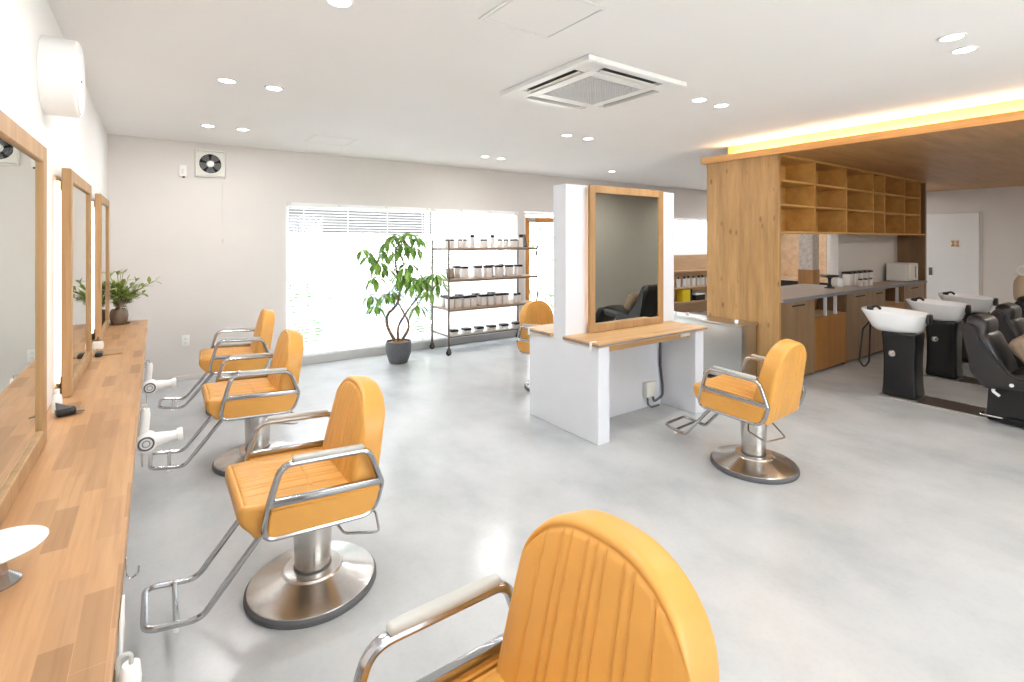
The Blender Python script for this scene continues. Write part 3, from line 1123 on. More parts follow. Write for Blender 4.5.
obj('side_panel', lb(2.635, 2.752, 2.645, 3.475, 0, 0.716), M['white_board'], t, smooth=False)
obj('side_panel', lb(3.80, 3.915, 2.645, 3.475, 0, 0.716), M['white_board'], t, smooth=False)
obj('center_wall', lb(2.636, 3.985, 3.006, 3.160, 0.7165, 1.943), M['white_board'], t, smooth=False)
obj('back_panel', lb(2.753, 3.799, 3.006, 3.160, 0, 0.716), M['white_board'], t, smooth=False)
for y0, y1, ey in ((2.615, 3.005, 2.615), (3.161, 3.505, 3.505)):
    tp = obj('desk_top', lb(2.605, 3.925, y0, y1, 0.7165, 0.748), M['wood_desk'], t, smooth=False)
    e0, e1 = (y0 - 0.003, y0 + 0.0005) if ey == y0 else (y1 - 0.0005, y1 + 0.003)
    bm = BM()
    box(bm, (2.602 - ox, y0 - oy, 0.7265), (2.6055 - ox, y1 - oy, 0.737))
    box(bm, (2.605 - ox, e0 - oy, 0.7265), (3.925 - ox, e1 - oy, 0.737))
    obj('edge_band', bm, M['grey_edge'], tp, smooth=False)
    a0, a1 = (2.70, 2.72) if ey == y0 else (3.40, 3.42)
    ap = obj('apron', lb(2.753, 3.799, a0, a1, 0.655, 0.716), M['wood_desk'], t, smooth=False)
    if ey == y0:
        obj('name_plate', lb(3.66, 3.79, a0 - 0.012, a0, 0.672, 0.702), M['plastic'], ap, smooth=False)
    hx = 2.598
    for yy in ((2.69,) if ey == y0 else (3.44,)):
        bm = BM()
        box(bm, (hx - ox, yy - 0.012 - oy, 0.69), (hx + 0.008 - ox, yy + 0.012 - oy, 0.7495), 0.002, 1)
        box(bm, (hx - ox, yy - 0.012 - oy, 0.7485), (hx + 0.06 - ox, yy + 0.012 - oy, 0.752), 0.001, 1)
        obj('edge_clip', bm, M['plastic'], tp, smooth=False)

for yf, sgn, lab in ((3.006, -1, 'tall wood framed mirror on the white island facing the camera'), (3.160, 1, 'tall wood framed mirror on the hidden side of the island')):
    t = thing('island_mirror', lab, 'mirror', (3.305, yf, 0.749), 0 if sgn < 0 else PI)
    H = 1.945 - 0.749
    bm = BM()
    frame_ring(bm, 'y', -0.056, -0.026, -0.458, 0.458, 0, H, 0.062)
    obj('mirror_frame', bm, M['wood_frame'], t, smooth=False)
    obj('mirror_glass', box(BM(), (-0.40, -0.045, 0.058), (0.40, -0.039, H - 0.058)), M['mirror'], t, smooth=False)
    obj('backing_board', box(BM(), (-0.36, -0.03, 0.07), (0.36, -0.001, H - 0.09)), M['white'], t, smooth=False)
    for s in (-1, 1):
        obj('led_strip', box(BM(), (s * 0.405 - 0.006, -0.012, 0.06), (s * 0.405 + 0.006, -0.004, H - 0.06)), M['led'], t, smooth=False)

t = thing('outlet_box', 'white outlet box with grey cable on the panel under the island desk', 'outlet', (3.60, 3.005, 0.16))
obj('outlet_case', box(BM(), (-0.06, -0.055, -0.055), (0.06, -0.001, 0.075), 0.006), M['offwhite'], t)
bm = BM()
tube(bm, fillet([(0.17, -0.012, 0.49), (0.165, -0.015, 0.2), (0.19, -0.02, 0.02), (0.18, -0.03, -0.08), (0.05, -0.035, -0.11), (0.03, -0.04, -0.05)], 0.05), 0.011, n=8)
tube(bm, fillet([(-0.03, -0.03, -0.05), (-0.035, -0.04, -0.12), (0.0, -0.05, -0.145), (0.10, -0.05, -0.145)], 0.03), 0.008, n=8)
obj('cable', bm, M['rubber'], t)


# ------------------------------------------------------------------ product rack by the window
RX0, RX1, RY0, RY1 = 3.10, 4.55, 5.82, 6.30
t = thing('product_rack', 'wheeled metal rack with wooden shelves before the window', 'rack', ((RX0 + RX1) / 2, (RY0 + RY1) / 2, 0))
cx, cy = t.location[0], t.location[1]
hw, hd = (RX1 - RX0) / 2, (RY1 - RY0) / 2
SHELF_Z = [1.395, 0.985, 0.60, 0.26]
for sx in (-1, 1):
    for sy in (-1, 1):
        p = obj('post', tube(BM(), [(sx * hw, sy * hd, 0.085), (sx * hw, sy * hd, 1.50)], 0.0125, n=14), M['rack_metal'], t)
        bm = BM()
        lathe(bm, [(0, -0.012), (0.034, -0.012), (0.037, -0.006), (0.037, 0.006), (0.034, 0.012), (0, 0.012)], 24, (sx * hw, sy * hd, 0.0375), axis='y')
        cs = obj('caster', bm, M['black'], t)
        bm = BM()
        box(bm, (sx * hw - 0.018, sy * hd - 0.02, 0.03), (sx * hw + 0.018, sy * hd - 0.016, 0.09))
        box(bm, (sx * hw - 0.018, sy * hd + 0.016, 0.03), (sx * hw + 0.018, sy * hd + 0.02, 0.09))
        box(bm, (sx * hw - 0.02, sy * hd - 0.02, 0.082), (sx * hw + 0.02, sy * hd + 0.02, 0.09))
        obj('caster_fork', bm, M['rack_metal'], cs, smooth=False)
for i, z in enumerate(SHELF_Z):
    bm = BM()
    box(bm, (-hw + 0.014, -hd + 0.0, z - 0.028), (hw - 0.014, hd, z), 0.003, 1)
    sh = obj('shelf', bm, M['wood_rack'] if i < 3 else M['steel_sheet'], t, smooth=False)
    bm = BM()
    for sy in (-1, 1):
        tube(bm, [(-hw, sy * hd, z - 0.026), (hw, sy * hd, z - 0.026)], 0.008, n=8)
    for sx in (-1, 1):
        tube(bm, [(sx * hw, -hd, z - 0.012), (sx * hw, hd, z - 0.012)], 0.008, n=8)
    obj('shelf_rail', bm, M['rack_metal'], sh)


def bottle(name, r, h, hc, mat, mcap, label, group, cat='bottle', rc=None):
    t = thing(name, label, cat, (0, 0, 0), 0, group)
    rc = rc or r * 0.9
    obj('bottle_body', lathe(BM(), [(0, 0), (r * 0.96, 0), (r, 0.006), (r, h - hc - 0.012), (r * 0.94, h - hc), (0, h - hc)], 24), mat, t)
    obj('bottle_cap', lathe(BM(), [(0, h - hc), (rc, h - hc), (rc, h - 0.004), (rc * 0.92, h), (0, h)], 24), mcap, t)
    return t


def canister(label, group, w=0.045, h=0.16):
    t = thing('canister', label, 'canister', (0, 0, 0), 0, group)
    obj('canister_body', box(BM(), (-w, -w, 0), (w, w, h - 0.03), 0.008), M['bottle'], t)
    obj('lid', box(BM(), (-w - 0.003, -w - 0.003, h - 0.0295), (w + 0.003, w + 0.003, h), 0.006), M['black'], t)
    return t


def px_to_xy(px, y):
    a = math.atan(356 / 505)
    F = (math.sin(a), math.cos(a))
    R = (math.cos(a), -math.sin(a))
    s = (px - 512) / 505
    d = (F[0] + s * R[0], F[1] + s * R[1])
    return d[0] / d[1] * y


def spread(proto, spots, z, lab=None, grp=None, first=True):
    for i, (x, y) in enumerate(spots):
        if i == 0 and first:
            proto.location = (x, y, z + 0.001)
        else:
            dup(proto, (x, y, z + 0.001))


G = 'bottles and canisters on the wheeled rack'
slim = bottle('pump_bottle', 0.033, 0.175, 0.035, M['bottle'], M['black'], 'tall slim white bottle with black cap on the top shelf of the rack', 'slim bottles on the rack top shelf')
spread(slim, [(3.52, 5.93), (3.86, 5.95), (4.34, 5.93)], SHELF_Z[0])
short = bottle('lotion_bottle', 0.036, 0.115, 0.022, M['bottle'], M['black'], 'short white bottle with black cap on the top shelf of the rack', 'short bottles on the rack top shelf')
spread(short, [(3.14, 5.92), (3.22, 5.95), (3.32, 5.91), (3.41, 5.93), (3.67, 5.91), (3.75, 5.96), (3.98, 5.95), (4.06, 5.91), (4.17, 5.92), (4.25, 5.95)], SHELF_Z[0])
can = canister('square clear canister with black lid on the second shelf of the rack', 'canisters on the rack second shelf')
spread(can, [(3.38, 6.12), (3.39, 5.93), (3.60, 5.92), (3.72, 6.12), (3.76, 5.92), (3.92, 6.12), (3.94, 5.92), (4.10, 6.12), (4.12, 5.92), (4.29, 5.93)], SHELF_Z[1])
can2 = canister('square clear canister with black lid on the third shelf of the rack', 'canisters on the rack third shelf', 0.045, 0.15)
spread(can2, [(3.20, 6.12), (3.17, 5.93), (3.28, 5.93), (3.42, 6.12), (3.41, 5.92), (3.52, 5.93), (3.69, 6.12), (3.68, 5.93), (3.79, 5.92), (3.95, 6.12), (3.93, 5.93), (4.04, 5.92)], SHELF_Z[2])
sl2 = bottle('shampoo_bottle', 0.03, 0.13, 0.03, M['bottle'], M['black'], 'white round bottle with black cap at the end of the third shelf', 'round bottles on the rack third shelf')
spread(sl2, [(4.24, 5.93), (4.33, 5.97)], SHELF_Z[2])
jar = canister('low white tub with black lid on the bottom shelf of the rack', 'tubs on the rack bottom shelf', 0.05, 0.055)
spread(jar, [(3.22, 5.92), (3.42, 5.92), (3.62, 5.92), (3.82, 5.92), (4.03, 5.92), (4.25, 5.92)], SHELF_Z[3])
t = thing('photo_frame', 'dark tilted frame at the end of the top shelf of the rack', 'frame', (4.46, 6.02, SHELF_Z[0] + 0.003))
R = Matrix.Rotation(math.radians(-14), 4, 'X')
obj('frame', xform(frame_ring(BM(), 'y', -0.006, 0.006, -0.06, 0.06, 0, 0.19, 0.012), R), M['black'], t, smooth=False)
obj('picture', xform(box(BM(), (-0.052, -0.002, 0.008), (0.052, 0.004, 0.182)), R), plain('grey_print', (120, 118, 116), 0.4, noise=0.2, nscale=20), t, smooth=False)
obj('stand', prism(BM(), [(-0.004, 0.005, 0.0), (-0.004, 0.10, 0.0), (-0.004, 0.036, 0.12)], (0.008, 0, 0)), M['black'], t, smooth=False)
t = thing('photo_frame', 'small framed photo at the start of the second shelf of the rack', 'frame', (3.20, 5.95, SHELF_Z[1] + 0.003))
obj('frame', xform(frame_ring(BM(), 'y', -0.006, 0.006, -0.055, 0.055, 0, 0.14, 0.012), R), M['black'], t, smooth=False)
obj('picture', xform(box(BM(), (-0.047, -0.002, 0.008), (0.047, 0.004, 0.132)), R), plain('brown_print', (178, 160, 146), 0.4, noise=0.25, nscale=25), t, smooth=False)
obj('stand', prism(BM(), [(-0.004, 0.005, 0.0), (-0.004, 0.08, 0.0), (-0.004, 0.028, 0.09)], (0.008, 0, 0)), M['black'], t, smooth=False)

# ------------------------------------------------------------------ umbrella tree by the window
t = thing('umbrella_tree', 'tall leafy umbrella tree with twisted trunk in a slate grey pot', 'potted plant', (2.43, 5.86, 0))
obj('pot', lathe(BM(), [(0, 0), (0.10, 0), (0.112, 0.01), (0.150, 0.12), (0.158, 0.2), (0.150, 0.265), (0.139, 0.265), (0.145, 0.2), (0, 0.19)], 48), M['pot'], t)
obj('soil', lathe(BM(), [(0, 0.262), (0.06, 0.258), (0.125, 0.248), (0.132, 0.19), (0, 0.19)], 32), M['soil'], t)
# camera-facing sideways direction of the tree (towards +X, -Y) used as its spread plane
sd = Vector((0.86, -0.5, 0))


def T(u, z, dep=0.0):
    return sd * u + Vector((0.5, 0.86, 0)) * dep + Vector((0, 0, z))


bm = BM()
trunks = [
    [T(-0.02, 0.22), T(-0.14, 0.44), T(-0.15, 0.58), T(0.0, 0.72), T(0.02, 0.92), T(-0.03, 1.16), T(-0.04, 1.37), T(0.03, 1.50)],
    [T(0.01, 0.22, 0.02), T(0.12, 0.40, 0.02), T(0.12, 0.50, 0.02), T(0.03, 0.66, 0.02), T(-0.01, 0.74, 0.01)],
    [T(0.0, 0.22, -0.02), T(-0.01, 0.44, -0.02), T(0.10, 0.62, -0.02), T(0.22, 0.78, -0.02), T(0.32, 0.92, -0.01)],
]
for tr, r0 in zip(trunks, (0.020, 0.018, 0.017)):
    p = fillet(tr, 0.25, n=5)
    tube(bm, p, [r0 * (1 - 0.5 * i / len(p)) for i in range(len(p))], n=8)
obj('trunk', bm, M['bark'], t)
rng = random.Random(5)
bt, bl = BM(), BM()
def zup(z):
    return z + 0.20 * max(0, z - 0.6) / 0.8


hubs = [  # (u, z, anchor u, anchor z)
    (-0.34, 1.18, -0.04, 1.10), (-0.40, 1.24, -0.04, 1.15), (-0.12, 1.32, -0.04, 1.2), (-0.16, 1.22, -0.04, 1.15), (0.02, 1.36, 0.02, 1.3), (0.12, 1.40, 0.03, 1.33), (0.20, 1.26, 0.03, 1.3), (-0.02, 1.22, -0.04, 1.2), (0.24, 1.36, 0.03, 1.3), (0.10, 1.30, 0.03, 1.3),
    (-0.18, 1.05, -0.03, 1.0), (0.08, 1.06, -0.02, 1.0), (0.14, 0.97, 0.0, 0.9), (0.05, 0.95, 0.0, 0.86), (0.12, 1.10, -0.02, 1.0), (0.02, 1.0, -0.02, 1.0), (-0.17, 0.80, 0.0, 0.72), (-0.26, 0.70, -0.05, 0.68), (-0.1, 0.82, 0.0, 0.8),
    (0.30, 0.92, 0.2, 0.74), (0.40, 0.98, 0.3, 0.84), (0.48, 0.90, 0.32, 0.86), (0.38, 0.84, 0.3, 0.84), (0.24, 0.70, 0.2, 0.74), (0.20, 0.92, 0.0, 0.86), (0.06, 1.28, 0.0, 1.28), (-0.06, 1.38, 0.02, 1.32), (0.46, 1.0, 0.32, 0.86), (0.28, 0.98, 0.2, 0.8), (-0.30, 0.96, -0.03, 0.95), (-0.22, 1.12, -0.03, 1.05), (-0.36, 0.78, -0.05, 0.70),
]
for u, z, au, az in hubs:
    dep = rng.uniform(-0.16, 0.16)
    A, B = T(au, zup(az)), T(u, zup(z), dep)
    mid = (A + B) / 2 + Vector((0, 0, 0.04))
    tube(bt, fillet([A, mid, B], 0.1, n=4), 0.004, n=6)
    nl = rng.randint(6, 8)
    ph = rng.uniform(0, 6)
    for q in range(nl):
        a = ph + 2 * PI * q / nl
        d = Vector((math.cos(a), math.sin(a), rng.uniform(-1.3, -0.2)))
        L = rng.uniform(0.14, 0.20)
        st = B + d.normalized() * 0.04
        tube(bt, [B, st], 0.002, n=5)
        leaf(bl, st, d, Vector((0, 0, 1)), L, L * 0.36, 0.28)
obj('branch', bt, M['bark'], t)
obj('foliage', bl, M['leaf'], t)


# ------------------------------------------------------------------ canopy and shelving wall
PX0, PX1 = 5.212, 5.252
t = thing('canopy', 'broad wooden canopy over the shampoo area with cove lighting', 'canopy', (8.4, 1.4, 2.38))
ox, oy, oz = 8.4, 1.4, 2.38
obj('soffit_panel', box(BM(), (5.21 - ox, -0.6 - oy, 0.006), (XR - ox, 3.50 - oy, 0.055)), M['wood_canopy'], t, smooth=False)
bm = BM()
box(bm, (5.175 - ox, -0.6 - oy, 0), (5.2095 - ox, 3.535 - oy, 0.07), 0.002, 1)
obj('fascia_board', bm, wood('larch_fascia', (196, 144, 84), (218, 168, 108), 1), t, smooth=False)
obj('fascia_board', box(BM(), (5.21 - ox, 3.5005 - oy, 0), (XR - ox, 3.535 - oy, 0.07), 0.002, 1), wood('larch_fascia_long', (196, 144, 84), (218, 168, 108), 0), t, smooth=False)
bm = BM()
box(bm, (5.30 - ox, -0.6 - oy, 0.056), (5.325 - ox, 3.27 - oy, ZC - oz - 0.001))
box(bm, (5.326 - ox, 3.245 - oy, 0.056), (XR - ox, 3.27 - oy, ZC - oz - 0.001))
obj('cove_panel', bm, wood('larch_cove', (206, 156, 90), (224, 176, 110), 1), t, smooth=False)
obj('cove_led', box(BM(), (5.235 - ox, -0.55 - oy, 0.056), (5.25 - ox, 3.22 - oy, 0.064)), M['cove'], t, smooth=False)

t = thing('shelving_wall', 'wooden wall unit of open pigeonholes with a knotty end panel', 'shelving', (7.4, 2.8, 0))
ox, oy = 7.4, 2.8
obj('end_panel', box(BM(), (PX0 - ox, 2.65 - oy, 0), (PX1 - ox, 3.48 - oy, 2.385), 0.002, 1), M['wood_panel'], t, smooth=False)
obj('end_panel', box(BM(), (9.53 - ox, 2.65 - oy, 0), (9.595 - ox, 3.10 - oy, 2.385), 0.002, 1), M['wood_cabinet'], t, smooth=False)
SD = 0.32
FX = [PX1, 6.005, 6.811, 7.605, 7.985, 8.707, 9.33]
ZS = [1.572, 1.856, 2.108, 2.363]
for x in FX[1:]:
    obj('divider', box(BM(), (x - 0.012 - ox, 2.652 - oy, 1.595), (x + 0.012 - ox, 2.652 + SD - oy, 2.362), 0.001, 1), M['wood_shelf'], t, smooth=False)
for i, z in enumerate(ZS):
    if i in (0, 3):
        obj('shelf', box(BM(), (PX1 + 0.001 - ox, 2.651 - oy, z), (9.529 - ox, 2.652 + SD - oy, z + 0.022), 0.001, 1), M['wood_shelf'], t, smooth=False)
    else:
        for a, b in zip(FX, FX[1:]):
            if a < 7.7 < b:
                pass
            obj('shelf', box(BM(), (a + 0.0125 - ox, 2.655 - oy, z), (b - 0.0125 - ox, 2.652 + SD - oy, z + 0.022), 0.001, 1), M['wood_shelf'], t, smooth=False)
obj('back_board', box(BM(), (PX1 + 0.001 - ox, 2.653 + SD - oy, 1.572), (9.529 - ox, 2.66 + SD - oy, 2.384)), M['wood_shelf'], t, smooth=False)

# base cabinets under the worktop
YC = 2.655


def cab(name, label, x0, x1, kind):
    t = thing(name, label, 'cabinet', ((x0 + x1) / 2, 2.82, 0), 0, 'base cabinets under the worktop')
    h = (x1 - x0) / 2 - 0.001
    yb = 2.985 - 2.82
    yf = YC - 2.82
    bm = BM()
    for s in (-1, 1):
        box(bm, (s * h - (0.018 if s > 0 else 0), yf + 0.02, 0.0), (s * h + (0.018 if s < 0 else 0), yb, 0.855))
    box(bm, (-h + 0.018, yb - 0.012, 0.0), (h - 0.018, yb, 0.855))
    box(bm, (-h + 0.018, yf + 0.02, 0.02), (h - 0.018, yb - 0.012, 0.04))
    obj('carcass', bm, M['wood_cabinet'], t, smooth=False)
    if kind == 'door':
        d = obj('door', box(BM(), (-h + 0.002, yf, 0.03), (h - 0.002, yf + 0.019, 0.852), 0.002, 1), M['wood_cabinet'], t, smooth=False)
        obj('handle', box(BM(), (-min(0.14, h * 0.55), yf - 0.004, 0.79), (min(0.14, h * 0.55), yf + 0.001, 0.806), 0.003, 1), M['dark'], d, smooth=False)  # dark strip on the door, shade of a handle cut-out as colour
    else:
        zf = 0.63 if kind == 'niche' else 0.62
        d = obj('drawer', box(BM(), (-h + 0.002, yf, 0.03), (h - 0.002, yf + 0.019, zf), 0.002, 1), M['wood_drawer'], t, smooth=False)
        obj('shelf', box(BM(), (-h + 0.019, yf + 0.019, zf - 0.02), (h - 0.019, yb - 0.013, zf)), M['wood_pale'], t, smooth=False)
        for u in ((-0.28, 0.36) if kind == 'niche' else (0.4,)):
            obj('slot_divider', box(BM(), (u * h - 0.011, yf + 0.004, zf), (u * h + 0.011, yf + 0.035, 0.854)), M['white_board'], t, smooth=False)


cab('base_cabinet', 'wide brown cabinet with dark slot handle beside the knotty panel', PX1 + 0.002, 6.003, 'door')
cab('base_cabinet', 'amber drawer cabinet with an open slotted niche below the worktop', 6.005, 6.81, 'niche')
cab('base_cabinet', 'brown door cabinet behind the nearest shampoo basin', 6.812, 7.60, 'door')
cab('base_cabinet', 'narrow brown door cabinet next to the small open niche', 7.602, 8.01, 'door')
cab('base_cabinet', 'cabinet with a small open niche near the microwave', 8.012, 8.68, 'small')
cab('base_cabinet', 'brown door cabinet at the far end under the microwave', 8.682, 9.527, 'door')
t = thing('worktop', 'long grey edged worktop over the brown cabinets', 'worktop', (7.4, 3.0, 0.856))
bm = BM()
box(bm, (PX1 + 0.001 - 7.4, 2.63 - 3.0, 0.0), (9.529 - 7.4, 2.999 - 3.0, 0.03), 0.003, 1)
box(bm, (PX1 + 0.001 - 7.4, 2.9985 - 3.0, 0.0), (7.438 - 7.4, 3.44 - 3.0, 0.03), 0.003, 1)
wt = obj('top_board', bm, M['worktop'], t, smooth=False)
obj('front_edge', box(BM(), (PX1 + 0.001 - 7.4, 2.622 - 3.0, -0.004), (9.529 - 7.4, 2.632 - 3.0, 0.0305), 0.002, 1), M['grey_edge'], t, smooth=False)
WT = 0.8865
# reception desk block below the open side of the worktop
t = thing('reception_counter', 'wooden reception counter seen through the opening over the worktop', 'counter', (6.35, 3.22, 0))
obj('front_board', box(BM(), (-1.09, 0.17, 0), (1.085, 0.20, 0.855), 0.003, 1), M['wood_panel'], t, smooth=False)
obj('side_board', box(BM(), (1.05, -0.219, 0), (1.085, 0.169, 0.855), 0.003, 1), M['wood_panel'], t, smooth=False)

# things on the worktop
t = thing('pedestal_dish', 'black footed dish standing on the grey worktop', 'dish', (7.02, 2.93, WT))
obj('plate', lathe(BM(), [(0, 0.135), (0.09, 0.145), (0.115, 0.16), (0.118, 0.166), (0.09, 0.155), (0, 0.147)], 40), M['black'], t)
obj('foot', lathe(BM(), [(0, 0), (0.06, 0), (0.058, 0.01), (0.03, 0.02), (0.016, 0.06), (0.02, 0.12), (0.04, 0.136), (0, 0.136)], 32), M['black'], t)
cup = bottle('white_cup', 0.035, 0.11, 0.012, M['ceramic'], M['plastic'], 'small white lidded cup beside the black footed dish', None, 'cup')
cup.location = (7.36, 2.94, WT)
c5 = canister('white canister with black lid in the row on the worktop before the partition', 'canisters on the worktop', 0.05, 0.19)
spread(c5, [(7.55, 2.93), (7.71, 2.93), (7.87, 2.93), (8.03, 2.93), (8.19, 2.93)], WT)
for q, x in enumerate((7.63, 7.79, 7.95)):
    b_ = bottle('spice_jar', 0.028, 0.1, 0.02, M['bottle'], M['black_gloss'], 'small dark capped jar before the row of canisters', 'small jars on the worktop', 'jar') if q == 0 else dup(b_)
    b_.location = (x, 2.81, WT)
t = thing('microwave', 'white box shaped microwave oven at the far end of the worktop', 'microwave', (9.13, 2.82, WT))
obj('casing', box(BM(), (-0.21, -0.13, 0.008), (0.21, 0.13, 0.27), 0.012), M['plastic'], t)
obj('oven_door', box(BM(), (-0.202, -0.143, 0.014), (0.10, -0.1305, 0.264), 0.006), M['offwhite'], t)
obj('control_panel', box(BM(), (0.104, -0.141, 0.014), (0.204, -0.1305, 0.264), 0.004), M['plastic'], t)
obj('handle', box(BM(), (0.07, -0.158, 0.05), (0.086, -0.1435, 0.23), 0.004), M['grey_pad'], t)
for sx in (-0.17, 0.17):
    for sy in (-0.1, 0.1):
        obj('foot', lathe(BM(), [(0, 0), (0.014, 0), (0.014, 0.009), (0, 0.009)], 12, (sx, sy, 0)), M['black'], t)

# stainless cabinet by the knotty panel
t = thing('steel_trolley', 'low stainless steel cabinet beside the knotty wood panel', 'trolley', (5.04, 3.32, 0))
ob = obj('cabinet_body', box(BM(), (-0.14, -0.45, 0.05), (0.14, 0.45, 0.60), 0.004), M['steel_sheet'], t)
obj('top_plate', box(BM(), (-0.16, -0.46, 0.6005), (0.16, 0.68, 0.625), 0.004), M['steel_sheet'], t)
obj('plinth', box(BM(), (-0.12, -0.43, 0), (0.12, 0.43, 0.0495)), M['dark'], t, smooth=False)
obj('leg', box(BM(), (-0.12, 0.60, 0), (-0.08, 0.64, 0.6)), M['steel_sheet'], t, smooth=False)
obj('leg', box(BM(), (0.08, 0.60, 0), (0.12, 0.64, 0.6)), M['steel_sheet'], t, smooth=False)
for q, (x, y) in enumerate(((4.97, 3.74), (5.05, 3.63), (5.02, 3.0))):
    labs = ['small clear glass at the far end of the steel cabinet', 'small clear glass beside the far one on the steel cabinet', 'small clear glass near the front edge of the steel cabinet']
    t = thing('glass_cup', labs[q], 'glass', (x, y, 0.6255))
    obj('cup', lathe(BM(), [(0, 0), (0.020, 0), (0.024, 0.03), (0.022, 0.03), (0.018, 0.005), (0, 0.005)], 24), M['ceramic'], t)

# ------------------------------------------------------------------ reception side behind the shelving
t = thing('product_shelf', 'pale wooden wall shelf of products under the small high window', 'shelf', (9.15, YB, 0))
obj('panel', box(BM(), (-1.1, -0.02, 0), (1.1, -0.001, 1.19)), M['wood_pale'], t, smooth=False)
for z in (0.24, 0.53, 0.86):
    obj('shelf', box(BM(), (-1.0, -0.2, z), (1.0, -0.021, z + 0.025), 0.002, 1), M['wood_pale'], t, smooth=False)
for x in (-1.0, 1.0):
    obj('side', box(BM(), (x - 0.015, -0.2, 0.0), (x + 0.015, -0.021, 0.885), 0.002, 1), M['wood_pale'], t, smooth=False)
wb = bottle('care_bottle', 0.045, 0.21, 0.045, M['plastic'], M['black'], 'white product bottle with black cap on the shelf under the high window', 'product bottles on the wall shelf', rc=0.02)
spread(wb, [(8.52, 6.33), (8.72, 6.33), (8.86, 6.34), (9.02, 6.33), (9.2, 6.33), (9.34, 6.34), (9.5, 6.33), (9.66, 6.33)], 0.5555)
t = thing('product_box', 'yellow product box on the lower wall shelf', 'box', (8.70, 6.33, 0.2655))
obj('carton', box(BM(), (-0.13, -0.07, 0), (0.12, 0.07, 0.24), 0.003, 1), M['yellow'], t, smooth=False)
obj('end_flap', box(BM(), (0.1205, -0.07, 0), (0.18, 0.07, 0.24), 0.003, 1), M['dark'], t, smooth=False)
t = thing('product_box', 'dark and white flat box beside the yellow one on the lower shelf', 'box', (9.15, 6.33, 0.2655))
obj('carton', box(BM(), (-0.16, -0.08, 0), (0.16, 0.08, 0.11), 0.003, 1), M['dark'], t, smooth=False)
obj('lid', box(BM(), (-0.16, -0.08, 0.1105), (0.16, 0.08, 0.15), 0.003, 1), M['plastic'], t, smooth=False)

t = thing('tiled_pillar', 'square pillar of marbled tile over wood beyond the worktop', 'pillar', (9.62, 4.36, 0))
obj('shaft', box(BM(), (-0.12, -0.12, 0.97), (0.12, 0.12, ZC - 0.002), 0.003, 1), M['tile'], t, smooth=False)
obj('wood_base', box(BM(), (-0.128, -0.128, 0), (0.128, 0.128, 0.9695), 0.003, 1), M['wood_drawer'], t, smooth=False)
t = thing('waiting_bench', 'wooden wall bench with a dark block for its shaded opening seen over the worktop', 'bench', (XR - 0.32, 5.5, 0))
obj('seat', box(BM(), (-0.3, -0.9, 0.64), (0.3, 0.9, 0.70), 0.004, 1), M['wood_pale'], t, smooth=False)
obj('body', box(BM(), (-0.28, -0.88, 0), (0.3, 0.88, 0.6395)), M['dark'], t, smooth=False)  # solid block, shade of the space below the seat painted dark
struct('trim_2', box(BM(), (XR - 0.02, 4.9, 0.705), (XR - 0.001, 6.4, 2.3)), M['wood_pale'], 'pale pine wall boards above the waiting bench', cat='trim')
t = thing('hanging_vine', 'small green sprig on the wall beyond the worktop opening', 'plant', (XR - 0.05, 5.72, 1.60))
rng = random.Random(8)
bm, bl = BM(), BM()
tube(bm, [(0, 0, 0.1), (-0.05, 0.05, 0.12), (-0.1, 0.1, 0.05), (-0.12, 0.12, -0.1)], 0.004, n=6)
for q in range(14):
    leaf(bl, Vector((-0.05 - 0.005 * q, 0.05 + 0.006 * q, 0.12 - 0.014 * q)), rvec(rng), Vector((0, 0, 1)), 0.09, 0.04)
obj('stem', bm, M['bark'], t)
obj('foliage', bl, M['leaf'], t)


